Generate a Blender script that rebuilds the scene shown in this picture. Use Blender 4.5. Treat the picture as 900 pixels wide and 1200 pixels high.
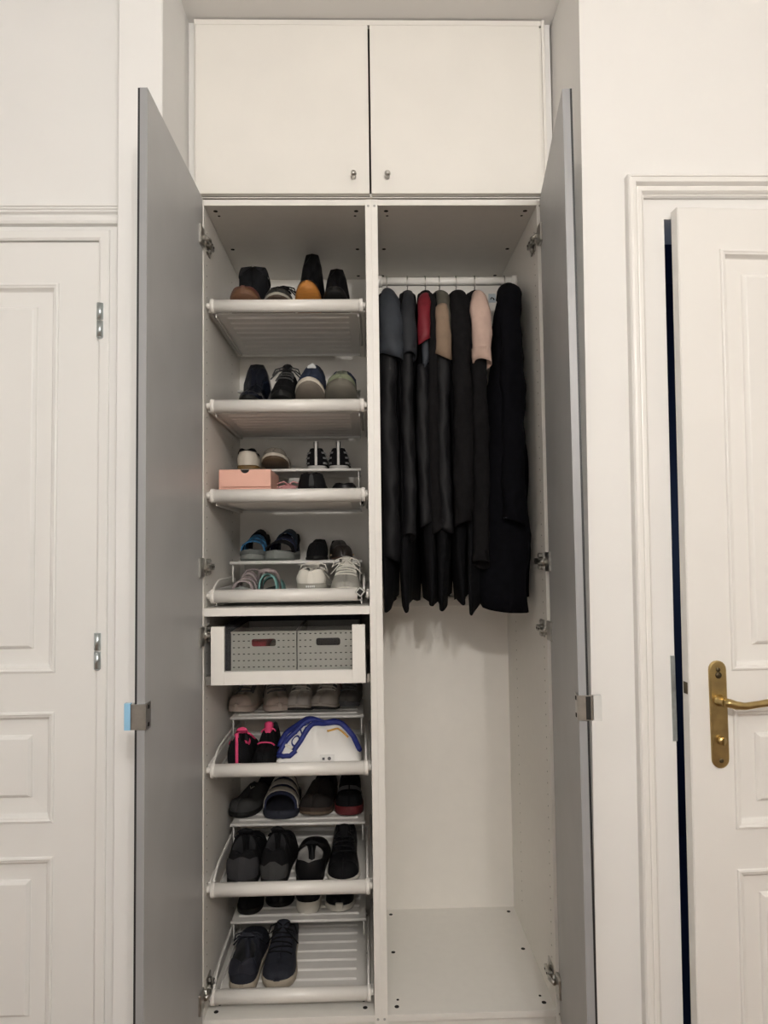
import bpy, bmesh, math, random
from mathutils import Vector, Matrix
random.seed(7)
PI = math.pi
for o in list(bpy.data.objects): bpy.data.objects.remove(o)
scene = bpy.context.scene
C = scene.collection

# ---------------------------------------------------------------- camera, world, lights, exposure
cam_d = bpy.data.cameras.new('camera'); cam = bpy.data.objects.new('camera', cam_d); C.objects.link(cam)
yaw, pitch, roll = 0.024582, 0.051493, -0.013062
fw = Vector((math.sin(yaw)*math.cos(pitch), math.cos(yaw)*math.cos(pitch), math.sin(pitch)))
rt = Vector((math.cos(yaw), -math.sin(yaw), 0)); up = rt.cross(fw)
r2 = rt*math.cos(roll) + up*math.sin(roll); u2 = -rt*math.sin(roll) + up*math.cos(roll)
M = Matrix((( r2.x, u2.x, -fw.x), (r2.y, u2.y, -fw.y), (r2.z, u2.z, -fw.z))).to_4x4()
M.translation = Vector((-0.02365, -1.99502, 1.34895))
cam.matrix_world = M
cam_d.sensor_fit = 'VERTICAL'; cam_d.sensor_height = 24.0; cam_d.lens = 826.53/1200*24.0
cam_d.clip_start = 0.02
scene.camera = cam

world = bpy.data.worlds.new('world'); scene.world = world; world.use_nodes = True
world.node_tree.nodes['Background'].inputs[0].default_value = (0.02, 0.03, 0.06, 1)
world.node_tree.nodes['Background'].inputs[1].default_value = 0.3

def lamp(name, loc, power, size, color, target):
    d = bpy.data.lights.new(name, 'AREA'); d.shape = 'DISK'; d.size = size; d.energy = power; d.color = color
    o = bpy.data.objects.new(name, d); C.objects.link(o); o.location = loc
    o.rotation_euler = (Vector(target) - Vector(loc)).to_track_quat('-Z', 'Y').to_euler()
    return o
def bulb(name, loc, power, size, color):
    d = bpy.data.lights.new(name, 'POINT'); d.shadow_soft_size = size; d.energy = power; d.color = color
    o = bpy.data.objects.new(name, d); C.objects.link(o); o.location = loc
    return o
WARM = (1.0, 0.962, 0.922)
bulb('hall_pendant_bulb', (0.26, -3.02, 2.42), 46, 0.035, WARM)
bulb('hall_pendant_bulb_second', (0.48, -3.05, 2.34), 31, 0.035, WARM)

d_ = lamp('soft_fill_behind', (-0.70, -3.25, 1.72), 8.0, 1.0, (1.0, 0.975, 0.945), (-0.70, 0.0, 1.72)); d_.data.shape = 'RECTANGLE'; d_.data.size = 0.9; d_.data.size_y = 1.6  # added soft fill behind the camera, lifts the left and lower parts

scene.view_settings.view_transform = 'Standard'
scene.view_settings.look = 'None'
scene.view_settings.gamma = 1.0
scene.view_settings.use_curve_mapping = False
scene.view_settings.exposure = 0.40

# ---------------------------------------------------------------- materials
MATS = {}
def mat(name, col, rough=0.5, metal=0.0, var=0.06, scale=18.0, bump=0.0, bscale=120.0, spec=0.5, sheen=0.0, trans=0.0, stretch=None):
    if name in MATS: return MATS[name]
    m = bpy.data.materials.new(name); m.use_nodes = True
    nt = m.node_tree; N = nt.nodes; L = nt.links
    b = N['Principled BSDF']
    b.inputs['Roughness'].default_value = rough; b.inputs['Metallic'].default_value = metal
    b.inputs['Specular IOR Level'].default_value = spec
    if sheen: b.inputs['Sheen Weight'].default_value = sheen
    if trans: b.inputs['Transmission Weight'].default_value = trans
    tc = N.new('ShaderNodeTexCoord'); mp = N.new('ShaderNodeMapping'); L.new(tc.outputs['Object'], mp.inputs[0])
    if stretch: mp.inputs['Scale'].default_value = stretch
    nz = N.new('ShaderNodeTexNoise'); nz.inputs['Scale'].default_value = scale; nz.inputs['Detail'].default_value = 4
    L.new(mp.outputs[0], nz.inputs['Vector'])
    rp = N.new('ShaderNodeValToRGB'); L.new(nz.outputs['Fac'], rp.inputs[0])
    lo = [max(0, c*(1-var)) for c in col]; hi = [min(1, c*(1+var)) for c in col]
    rp.color_ramp.elements[0].position = 0.3; rp.color_ramp.elements[0].color = (*lo, 1)
    rp.color_ramp.elements[1].position = 0.7; rp.color_ramp.elements[1].color = (*hi, 1)
    L.new(rp.outputs[0], b.inputs['Base Color'])
    if bump:
        n2 = N.new('ShaderNodeTexNoise'); n2.inputs['Scale'].default_value = bscale; n2.inputs['Detail'].default_value = 3
        L.new(mp.outputs[0], n2.inputs['Vector'])
        bp = N.new('ShaderNodeBump'); bp.inputs['Strength'].default_value = bump; bp.inputs['Distance'].default_value = 0.002
        L.new(n2.outputs['Fac'], bp.inputs['Height']); L.new(bp.outputs[0], b.inputs['Normal'])
    MATS[name] = m
    return m
def hexc(r, g, b):
    f = lambda c: ((c/255+0.055)/1.055)**2.4 if c > 10 else c/255/12.92
    return (f(r), f(g), f(b))

m_wall = mat('wall_paint', (0.80, 0.785, 0.76), 0.75, var=0.012, scale=5, bump=0.25, bscale=9)
m_wall_l = mat('wall_paint_cool', (0.79, 0.785, 0.77), 0.7, var=0.012, scale=5, bump=0.2, bscale=9)
m_lacq = mat('white_lacquer', (0.80, 0.78, 0.745), 0.38, var=0.01, scale=6, bump=0.06, bscale=14)
m_lacq_l = mat('white_lacquer_door', (0.79, 0.785, 0.765), 0.36, var=0.01, scale=6, bump=0.06, bscale=14)
m_mela = mat('white_melamine', (0.82, 0.795, 0.745), 0.42, var=0.012, scale=40, bump=0.03, bscale=300)
m_back = mat('white_backboard', (0.85, 0.815, 0.755), 0.5, var=0.012, scale=20)
m_upper = mat('cream_cabinet_front', (0.80, 0.775, 0.725), 0.5, var=0.02, scale=5, bump=0.15, bscale=7)
m_dgrey = mat('grey_door_back', (0.46, 0.465, 0.465), 0.45, var=0.03, scale=8, bump=0.03, bscale=200)
m_dedge = mat('light_grey_edge', (0.29, 0.293, 0.298), 0.4, var=0.02)
m_mirror = mat('mirror_front', (0.75, 0.77, 0.78), 0.04, 1.0, var=0.0)
m_blackseal = mat('black_seal', (0.012, 0.012, 0.014), 0.5)
m_metal = mat('nickel_metal', (0.55, 0.54, 0.51), 0.28, 1.0, var=0.1, scale=60)
m_zinc = mat('zinc_hinge', (0.52, 0.57, 0.58), 0.35, 1.0, var=0.12, scale=50)
m_brass = mat('aged_brass', (0.46, 0.34, 0.15), 0.3, 1.0, var=0.15, scale=40)
m_brassd = mat('dark_brass', (0.10, 0.075, 0.04), 0.45, 0.8, var=0.15)
m_blueplate = mat('blue_plate', (0.28, 0.52, 0.72), 0.25, var=0.05)
m_bar = mat('white_plastic', (0.80, 0.775, 0.73), 0.3, var=0.01)
m_tray = mat('white_powder_steel', (0.79, 0.77, 0.735), 0.35, var=0.015, scale=30)
m_dark = mat('dark_hole', (0.012, 0.011, 0.010), 0.8)
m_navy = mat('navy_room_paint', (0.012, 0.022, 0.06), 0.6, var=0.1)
m_floor = mat('oak_floor', (0.20, 0.12, 0.07), 0.45, var=0.2, scale=6, stretch=(1, 12, 1))
m_ceil = mat('ceiling_paint', (0.82, 0.81, 0.79), 0.8, var=0.01)

# ---------------------------------------------------------------- mesh helpers
SHEAR = [0.0]
class MB:
    """Collects vertices, faces and material slots for ONE mesh object."""
    def __init__(s): s.v = []; s.f = []; s.m = []; s.sm = []
    def add(s, vs, fs, mi=0, smooth=False):
        n = len(s.v); s.v += [tuple(v) for v in vs]
        for f in fs: s.f.append(tuple(i+n for i in f)); s.m.append(mi); s.sm.append(smooth)
        return s
    def box(s, x0, x1, y0, y1, z0, z1, bev=0.0, mi=0, seg=1):
        bm = bmesh.new()
        bmesh.ops.create_cube(bm, size=1.0)
        for v in bm.verts:
            v.co = Vector((x0 if v.co.x < 0 else x1, y0 if v.co.y < 0 else y1, z0 if v.co.z < 0 else z1))
        if bev > 0:
            bmesh.ops.bevel(bm, geom=list(bm.edges), offset=bev, segments=seg, profile=0.5, affect='EDGES')
        bm.verts.index_update()
        s.add([v.co.copy() for v in bm.verts], [[v.index for v in f.verts] for f in bm.faces], mi)
        bm.free(); return s
    def tube(s, pts, r, seg=8, mi=0, caps=True, flat=1.0):
        pts = [Vector(p) for p in pts]; rings = []
        n = len(pts); rr = r if isinstance(r, (list, tuple)) else [r]*n
        ref = None
        for i, p in enumerate(pts):
            d = (pts[min(i+1, n-1)] - pts[max(i-1, 0)]).normalized()
            if ref is None:
                a = Vector((0, 0, 1)) if abs(d.z) < 0.9 else Vector((1, 0, 0))
                ref = (a - d*a.dot(d)).normalized()
            else:
                ref = (ref - d*ref.dot(d)).normalized()
            q = d.cross(ref)
            rings.append([p + ref*math.cos(2*PI*k/seg)*rr[i]*flat + q*math.sin(2*PI*k/seg)*rr[i] for k in range(seg)])
        return s.loft(rings, caps=caps, mi=mi)
    def loft(s, rings, closed=True, caps=True, mi=0, smooth=True):
        n = len(rings[0]); vs = [v for r in rings for v in r]; fs = []
        for i in range(len(rings)-1):
            for k in range(n if closed else n-1):
                k2 = (k+1) % n
                fs.append((i*n+k, i*n+k2, (i+1)*n+k2, (i+1)*n+k))
        s.add(vs, fs, mi, smooth)
        if caps and closed:
            b = len(s.v) - len(vs)
            s.f.append(tuple(b+k for k in range(n-1, -1, -1))); s.m.append(mi); s.sm.append(False)
            b2 = b + (len(rings)-1)*n
            s.f.append(tuple(b2+k for k in range(n))); s.m.append(mi); s.sm.append(False)
        return s
    def lathe(s, prof, origin, axis, seg=16, mi=0):
        axis = Vector(axis).normalized(); a = Vector((0, 0, 1)) if abs(axis.z) < 0.9 else Vector((1, 0, 0))
        u = (a - axis*a.dot(axis)).normalized(); w = axis.cross(u); o = Vector(origin)
        return s.loft([[o + axis*h + (u*math.cos(2*PI*k/seg) + w*math.sin(2*PI*k/seg))*max(r, 1e-5) for k in range(seg)] for h, r in prof], mi=mi)
    def nested(s, x0, x1, z0, z1, y, steps, cap=True, mi=0, sgn=-1):
        """nested rectangles (inset, depth towards the viewer) on a plane facing -Y"""
        rings = []
        for ins, dep in steps:
            yy = y + sgn*dep
            rings.append([(x0+ins, yy, z0+ins), (x1-ins, yy, z0+ins), (x1-ins, yy, z1-ins), (x0+ins, yy, z1-ins)])
        n = 4; vs = [v for r in rings for v in r]; fs = []
        for i in range(len(rings)-1):
            for k in range(4): fs.append((i*4+k, i*4+(k+1) % 4, (i+1)*4+(k+1) % 4, (i+1)*4+k))
        if cap: b = (len(rings)-1)*4; fs.append((b, b+1, b+2, b+3))
        return s.add(vs, fs, mi)
    def build(s, name, mats, parent=None, org=None):
        o_ = Vector(ORG[parent.name]) if parent is not None and org is None else Vector(org or (0, 0, 0))
        me = bpy.data.meshes.new(name)
        k = SHEAR[0]
        me.from_pydata([(v[0]+k*(v[2]-1.2)-o_.x, v[1]-o_.y, v[2]-o_.z) for v in s.v], [], s.f)
        for m in (mats if isinstance(mats, (list, tuple)) else [mats]): me.materials.append(m)
        me.polygons.foreach_set('material_index', s.m); me.polygons.foreach_set('use_smooth', s.sm)
        bm = bmesh.new(); bm.from_mesh(me); bmesh.ops.recalc_face_normals(bm, faces=bm.faces); bm.to_mesh(me); bm.free()
        me.update()
        ob = bpy.data.objects.new(name, me); C.objects.link(ob)
        if parent is not None: ob.parent = parent
        else: ob.location = o_
        ORG[ob.name] = tuple(o_)
        return ob
ORG = {}
def tag(o, label, cat, group=None):
    o['label'] = label; o['category'] = cat
    if group: o['group'] = group
    return o
def thing(name, label, cat, loc=(0, 0, 0), rot=(0, 0, 0), group=None, local=False):
    o = bpy.data.objects.new(name, None); C.objects.link(o); o.location = loc; o.rotation_euler = rot
    o.empty_display_size = 0.05
    ORG[o.name] = (0, 0, 0) if local else tuple(loc)
    return tag(o, label, cat, group)
def struct(o, label, cat='wall'):
    o['kind'] = 'structure'; o['label'] = label; o['category'] = cat
    return o
def sthing(name, label, cat, loc=(0, 0, 0), rot=(0, 0, 0), local=False):
    o = thing(name, label, cat, loc, rot, None, local); o['kind'] = 'structure'; return o

# ================================================================ THE ROOM
YW = -0.26                        # face of the main wall / pilaster
YL = -0.16                        # face of the recessed wall with the left door
struct(MB().box(-2.4, 2.6, -3.3, 1.4, -0.1, 0.0).build('floor', m_floor), 'oak floor of the hallway', 'floor')
struct(MB().box(-2.4, 2.6, -3.3, YW, 3.12, 3.2).build('ceiling', m_ceil), 'white hallway ceiling', 'ceiling')
struct(MB().box(-2.4, 2.6, -3.4, -3.3, 0, 3.2).build('wall_rear', mat('rear_wall_paint', (0.50, 0.48, 0.45), 0.8, var=0.02)), 'white hallway wall behind the viewer')
struct(MB().box(-2.5, -2.4, -3.4, 0.1, 0, 3.2).build('wall_far_left', m_wall), 'white end wall of the hallway on the left')
struct(MB().box(2.6, 2.7, -3.4, 1.4, 0, 3.2).build('wall_far_right', m_wall), 'white end wall of the hallway on the right')
# left recessed wall with an opening for door_1
LX0, LX1, LZ = -1.60, -0.690, 2.195
w = MB().box(LX1, -0.60, YL, 0.0, 0, 3.12).box(-2.4, LX0, YL, 0.0, 0, 3.12).box(LX0, LX1, YL, 0.0, LZ, 3.12).box(LX0, LX1, -0.06, 0.0, 0, LZ)
struct(w.build('wall_left', m_wall_l), 'white recessed wall around the closed panelled door on the left')
# pilaster = left cheek of the niche
struct(MB().box(-0.638, -0.527, YW, 0.63, 0, 3.12, bev=0.003).build('wall_pilaster', m_wall_l), 'narrow white pilaster left of the open wardrobe')
SHEAR[0] = 0.010
RX, RX1, RZ, JY = 0.7355, 1.53, 2.180, -0.249
w = MB().box(0.523, 0.676, YW, 0.63, 0, 2.232).box(0.523, 0.676, YW, 0.63, 2.232, 3.12).box(0.676, RX, JY, -0.10, 0, 2.232).box(0.676, 2.6, YW, -0.10, 2.232, 3.12)
w.box(RX1+0.06, 2.6, YW, -0.10, 0, 2.232).box(RX, RX1+0.06, JY, -0.10, RZ, 2.232).box(RX1, RX1+0.06, JY, -0.10, 0, RZ)
struct(w.build('wall_right', m_wall), 'warm white wall around the half-open door on the right')
SHEAR[0] = 0.0
struct(MB().box(-0.527, 0.56, 0.60, 0.63, 0, 3.12).build('wall_niche_back', m_wall), 'back wall of the wardrobe niche')
struct(MB().box(-0.527, 0.56, YW+0.0012, 0.60, 2.892, 3.12).build('ceiling_niche', m_wall), 'shaded soffit of the niche above the upper cupboard', 'ceiling')
# dark room behind the right door
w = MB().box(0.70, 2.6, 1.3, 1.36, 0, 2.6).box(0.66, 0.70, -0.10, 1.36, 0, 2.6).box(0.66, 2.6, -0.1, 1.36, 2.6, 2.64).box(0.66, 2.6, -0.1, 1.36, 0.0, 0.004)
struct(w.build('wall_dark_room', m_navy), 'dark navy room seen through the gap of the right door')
bulb('dark_room_blue_fill', (1.9, 0.6, 1.4), 4, 0.2, (0.55, 0.7, 1.0))  # added fill bulb so the navy room does not render black

# ---------------------------------------------------------------- trims
def sweep_arch(x0, x1, z1, prof, y):
    """architrave: profile (inset from the outer edge, proud) swept up the left leg, across the head, down the right leg"""
    m = MB()
    ps = [(0, 0)] + prof + [(prof[-1][0], 0)]
    rings = [[(x0+i, y-d, 0.0) for i, d in ps], [(x0+i, y-d, z1-i) for i, d in ps], [(x1-i, y-d, z1-i) for i, d in ps], [(x1-i, y-d, 0.0) for i, d in ps]]
    return m.loft(rings, closed=False, smooth=False)
SHEAR[0] = 0.010
prof = [(0.0, 0.024), (0.004, 0.028), (0.007, 0.028), (0.008, 0.025), (0.012, 0.026), (0.020, 0.025), (0.024, 0.019), (0.026, 0.014), (0.030, 0.015), (0.038, 0.014), (0.042, 0.009), (0.044, 0.005), (0.047, 0.004), (0.0475, -0.012)]
struct(sweep_arch(0.631, RX1+0.115, 2.281, prof, YW).build('trim_1', m_lacq), 'stepped white architrave around the right doorway', 'trim')
SHEAR[0] = 0.0
# cornice above left door + flat frame around its leaf
zc = 2.205
cp = [(0.0, zc), (0.014, zc+0.003), (0.017, zc+0.010), (0.017, zc+0.018), (0.013, zc+0.024), (0.012, zc+0.027), (0.020, zc+0.031), (0.021, zc+0.036), (0.024, zc+0.038), (0.024, zc+0.042), (0.027, zc+0.044), (0.027, zc+0.049), (0.0, zc+0.051)]
m = MB().loft([[(-2.3, YL-d, z) for d, z in cp], [(-0.645, YL-d, z) for d, z in cp]], smooth=False)
struct(m.build('trim_2', m_lacq_l), 'moulded white cornice above the closed left door', 'trim')
m = sweep_arch(LX0-0.03, LX1+0.0, 2.195, [(0.0, 0.006), (0.003, 0.008), (0.022, 0.008), (0.028, 0.004), (0.0295, -0.02)], YL)
struct(m.build('trim_3', m_lacq_l), 'flat white frame around the closed left door', 'trim')

# ---------------------------------------------------------------- panelled doors
MOULD = [(0.0, 0.0), (0.002, 0.004), (0.006, 0.005), (0.009, 0.003), (0.013, 0.002), (0.016, -0.004), (0.020, -0.010), (0.022, -0.011)]
FIELD = [(0.022, -0.011), (0.060, -0.012), (0.062, -0.008), (0.068, -0.003), (0.070, -0.002)]
def leaf_mesh(x0, x1, z0, z1, y, th, pans):
    """slab whose front (y, facing -Y) has real openings for the panels"""
    xs = sorted({x0, x1, *[p[0] for p in pans], *[p[1] for p in pans]}); zs = sorted({z0, z1, *[p[2] for p in pans], *[p[3] for p in pans]})
    m = MB()
    for i in range(len(xs)-1):
        for j in range(len(zs)-1):
            cx, cz = (xs[i]+xs[i+1])/2, (zs[j]+zs[j+1])/2
            if any(p[0] < cx < p[1] and p[2] < cz < p[3] for p in pans): continue
            m.add([(xs[i], y, zs[j]), (xs[i+1], y, zs[j]), (xs[i+1], y, zs[j+1]), (xs[i], y, zs[j+1])], [(0, 1, 2, 3)])
    b = 0.003
    m.nested(x0, x1, z0, z1, y, [(0, 0), (-b, -b), (-b, -th)], cap=True)
    return m
# left door (closed)
DY = YL + 0.004
dl = sthing('door_1', 'closed white panelled door with raised panels on the left', 'door', (-1.15, DY, 0))
LP = [(-1.46, -0.823, 1.043, 2.056), (-1.46, -0.823, 0.668, 0.945), (-1.46, -0.823, 0.13, 0.585)]
leaf_mesh(LX0+0.006, -0.722, 0.008, 2.164, DY, 0.04, LP).build('leaf', m_lacq_l, dl)
for p in LP:
    MB().nested(*p, DY, MOULD, cap=False).build('moulding', m_lacq_l, dl)
    MB().nested(*p, DY, FIELD).build('panel', m_lacq_l, dl)
for hz in (1.952, 1.098):
    h = MB().tube([(-0.7125, DY-0.012, hz-0.045), (-0.7125, DY-0.012, hz-0.002)], 0.0085, 12)
    h.tube([(-0.7125, DY-0.012, hz+0.002), (-0.7125, DY-0.012, hz+0.045)], 0.0085, 12)
    h.lathe([(0, .0085), (0.003, 0.006), (0.005, 0.0)], (-0.7125, DY-0.012, hz-0.045), (0, 0, -1), 12)
    h.box(-0.722, -0.704, DY-0.006, DY+0.004, hz-0.042, hz+0.042)
    h.build('hinge', m_zinc, dl)
# right door (ajar, hinged on the right)
SHEAR[0] = 0.010
HXr, HYr = 1.525, -0.262
dr = sthing('door_2', 'white panelled door standing ajar with a brass handle', 'door', (HXr, HYr, 0), (0, 0, math.radians(2.75)), local=True)
def RL(x0, x1, z0, z1): return (x0-HXr, x1-HXr, z0, z1)
RP = [RL(0.853, 1.42, 1.043, 2.083), RL(0.853, 1.42, 0.668, 0.952), RL(0.853, 1.42, 0.13, 0.575)]
leaf_mesh(*RL(0.7500, 1.522, 0.008, 2.186), 0.0, 0.032, RP).build('leaf', m_lacq, dr)
for p in RP:
    MB().nested(*p, 0.0, MOULD, cap=False).build('moulding', m_lacq, dr)
    MB().nested(*p, 0.0, FIELD).build('panel', m_lacq, dr)
SHEAR[0] = 0.0
hx = 0.815-HXr
def stadium(cx, cz, w, h, y, n=10):
    r = w/2; pts = []
    for k in range(n+1): a = PI*k/n; pts.append((cx+r*math.cos(a), y, cz+h/2-r+r*math.sin(a)))
    for k in range(n+1): a = PI+PI*k/n; pts.append((cx+r*math.cos(a), y, cz-h/2+r+r*math.sin(a)))
    return pts
pz = 0.941
plate = MB().loft([stadium(hx, pz, 0.043, 0.255, 0.0), stadium(hx, pz, 0.043, 0.255, -0.004), stadium(hx, pz, 0.037, 0.249, -0.0065)], smooth=False).build('handle_plate', m_brass, dr)
lv = MB().lathe([(0, 0.014), (0.006, 0.014), (0.010, 0.0105), (0.028, 0.010), (0.034, 0.011)], (hx, -0.005, 0.975), (0, -1, 0), 16)
lv.tube([(hx-0.008, -0.040, 0.975), (hx+0.004, -0.042, 0.975), (hx+0.020, -0.045, 0.970), (hx+0.040, -0.047, 0.968), (hx+0.075, -0.047, 0.972), (hx+0.115, -0.046, 0.977), (hx+0.130, -0.042, 0.978)],
        [0.008, 0.0105, 0.010, 0.0085, 0.008, 0.0095, 0.006], 12)
lv.build('lever', m_brass, plate)
kn = MB().lathe([(0, 0.0105), (0.006, 0.0105), (0.009, 0.0085), (0.010, 0.0)], (hx+0.001, -0.0065, 0.880), (0, -1, 0), 16)
kn.box(hx-0.001, hx+0.003, -0.022, -0.012, 0.871, 0.889, bev=0.001).build('turn_knob', m_brass, plate)
for sz in (1.047, 0.832):
    MB().lathe([(0, 0.0055), (0.0015, 0.005), (0.0016, 0.0)], (hx, -0.0064, sz), (0, -1, 0), 12).box(hx-0.0008, hx+0.0008, -0.0086, -0.008, sz-0.004, sz+0.004).build('screw', m_brassd, plate)
MB().lathe([(0, 0.008), (0.0012, 0.008), (0.0014, 0.0)], (hx, -0.0064, 1.034), (0, -1, 0), 12).build('keyhole_cover', m_brassd, plate)
MB().box(0.744-HXr, 0.7485-HXr, 0.008, 0.026, 0.988, 1.016).build('latch', m_brassd, dr)
MB().box(0.7325, 0.7345, JY-0.001, -0.19, 0.866, 1.074).box(0.7235, 0.7345, JY-0.0015, JY+0.0005, 0.866, 1.074).build('strike_plate', m_zinc, dr, org=(0, 0, 0)).matrix_parent_inverse = Matrix.Rotation(-math.radians(2.75), 4, 'Z') @ Matrix.Translation((-HXr, -HYr, 0))

# ================================================================ WARDROBE
T = 0.018; ZT = 2.36; ZB = 0.0746; DEP = 0.575; YB = 0.565
def cam_holes(par, xa, xb, z, up):
    for x in (xa, xb):
        for y in (0.035, 0.30, 0.53):
            MB().lathe([(0, 0.0065), (0.0006, 0.0065)], (x, y, z), (0, 0, 1 if up else -1), 12).build('screw_hole', m_dark, par)
    for x in (xa+0.004, xb-0.004): MB().lathe([(0, 0.004), (0.0006, 0.004)], (x, 0.065, z), (0, 0, 1 if up else -1), 10).build('screw_hole', m_dark, par)
def hinge(parent, side, z, ang, sx):
    """concealed hinge: plate on the side panel, arm, cup plate on the door; side=+1 panel face looks to +X"""
    d = side
    m = MB().box(min(sx, sx+d*0.004), max(sx, sx+d*0.004), 0.020, 0.070, z-0.024, z+0.024, bev=0.001)
    m.box(min(sx+d*0.004, sx+d*0.018), max(sx+d*0.004, sx+d*0.018), 0.012, 0.060, z-0.009, z+0.009, bev=0.002)
    m.box(min(sx+d*0.004, sx+d*0.012), max(sx+d*0.004, sx+d*0.012), 0.030, 0.046, z-0.022, z-0.012, bev=0.002)
    m.box(min(sx+d*0.004, sx+d*0.012), max(sx+d*0.004, sx+d*0.012), 0.030, 0.046, z+0.012, z+0.022, bev=0.002)
    m.tube([(sx+d*0.011, 0.020, z), (sx+d*0.017, 0.0, z+0.001), (sx+d*0.008, -0.022, z)], 0.006, 8)
    m.tube([(sx+d*0.006, -0.004, z-0.014), (sx+d*0.006, -0.004, z+0.014)], 0.004, 8)
    h = m.build('hinge', m_metal, parent)
    c = MB().box(min(sx-d*0.004, sx+d*0.005), max(sx-d*0.004, sx+d*0.005), -0.055, -0.012, z-0.027, z+0.027, bev=0.002)
    c.build('cup_plate', m_metal, h)
    for yy in (0.048, 0.026): MB().lathe([(0, 0.003), (0.0012, 0.003)], (sx+d*0.018, yy, z), (d, 0, 0), 8).build('screw', m_dark, h)
    return h
def wardrobe(label, xl, hz, hs):
    xr = xl+0.5
    t = thing('wardrobe', label, 'wardrobe', (xl+0.25, 0.29, 0), group='wardrobe units in the niche')
    MB().box(xl, xl+T, 0, DEP, 0, ZT, bev=0.0006).build('side_panel', m_mela, t)
    MB().box(xr-T, xr, 0, DEP, 0, ZT, bev=0.0006).build('side_panel', m_mela, t)
    tp = MB().box(xl+T, xr-T, 0.0006, DEP-0.01, ZT-T, ZT-0.0005, bev=0.0006).build('top_panel', m_mela, t)
    bp = MB().box(xl+T, xr-T, 0.0006, DEP-0.01, ZB-T, ZB, bev=0.0006).build('bottom_panel', m_mela, t)
    MB().box(xl+T, xr-T, 0.012, 0.028, 0.0, ZB-T).build('plinth', m_mela, t)
    MB().box(xl+T*0.5, xr-T*0.5, YB, YB+0.006, 0.02, ZT-0.005).build('back_panel', m_back, t)
    cam_holes(tp, xl+T+0.026, xr-T-0.026, ZT-T, False)
    cam_holes(bp, xl+T+0.026, xr-T-0.026, ZB, True)
    for x in (xl+T/2, xr-T/2):
        for z in (ZT-0.020, ZB-0.01): MB().lathe([(0, 0.0035), (0.0004, 0.0035)], (x, -0.0001, z), (0, -1, 0), 10).build('screw_cap', mat('screw_cap', (0.42, 0.41, 0.38), 0.5), t)
    m = MB()
    for sx, d in ((xl+T, 1), (xr-T, -1)):
        for y in (0.037, 0.42):
            z = ZB+0.09
            while z < ZT-0.08:
                m.lathe([(0, 0.0024), (0.0004, 0.0024)], (sx, y, z), (d, 0, 0), 6); z += 0.032
    m.build('pin_holes', mat('pin_hole', (0.28, 0.26, 0.23), 0.7), t)['kind'] = 'stuff'
    side = 1 if hs < 0 else -1
    for z in hz: hinge(t, side, z, 0, xl+T if hs < 0 else xr-T)
    return t
wl = wardrobe('left wardrobe unit with shoe trays and its grey door open', -0.5, (2.238, 1.302, 1.112, 0.145), -1)
wr = wardrobe('right wardrobe unit with hanging clothes and its grey door open', 0.0, (2.241, 1.306, 1.114, 0.159), 1)
MB().box(-0.482, -0.018, 0.002, 0.55, 1.1645, 1.1875, bev=0.0008).build('shelf', m_mela, wl)
MB().box(0.018, 0.482, 0.545, YB, 1.138, 1.172, bev=0.002).build('back_rail', m_mela, wr)
MB().box(0.437, 0.464, YB-0.0012, YB, 2.253, 2.286).build('sticker', mat('pale_blue_sticker', (0.50, 0.56, 0.60), 0.5), wr)
MB().tube([(0.444, YB-0.002, 2.265), (0.449, YB-0.002, 2.272), (0.455, YB-0.002, 2.268), (0.458, YB-0.002, 2.262)], 0.0022, 6).build('sticker_print', m_dark, wr)

def door_part(parent, A, B, out, zt, zb, name='door'):
    """grey door panel from hinge point A to free point B (inner face), thickness towards out"""
    A = Vector((*A, 0)); B = Vector((*B, 0)); d = (B-A).normalized(); n = Vector((d.y, -d.x, 0))
    if n.x*out < 0: n = -n
    th = 0.0165
    def slab(o0, o1, s0, s1, z0, z1, m=None):
        m = m or MB()
        L = (B-A).length
        P = [A + d*s0 + n*o0, A + d*s1 + n*o0, A + d*s1 + n*o1, A + d*s0 + n*o1]
        m.add([(p.x, p.y, z0) for p in P] + [(p.x, p.y, z1) for p in P], [(0, 1, 2, 3), (4, 5, 6, 7), (0, 1, 5, 4), (1, 2, 6, 5), (2, 3, 7, 6), (3, 0, 4, 7)])
        return m
    L = (B-A).length
    dd = slab(0, th, 0, L-0.001, zb, zt).build(name, m_dgrey, parent)
    slab(0.0002, th-0.0002, L-0.001, L, zb, zt).build('edge_band', m_dedge, dd)
    slab(th, th+0.0045, 0.0, L-0.0005, zb, zt).build('seal', m_blackseal, dd)
    slab(th+0.0045, th+0.0052, 0.0, L-0.008, zb, zt).build('mirror', m_mirror, dd)
    return dd, slab, L, th
dL, slabL, LL, th = door_part(wl, (-0.483, -0.012), (-0.489, -0.500), -1, 2.356, 0.066)
dR, slabR, LR, th = door_part(wr, (0.489, -0.010), (0.4185, -0.499), 1, 2.356, 0.066)
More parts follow.
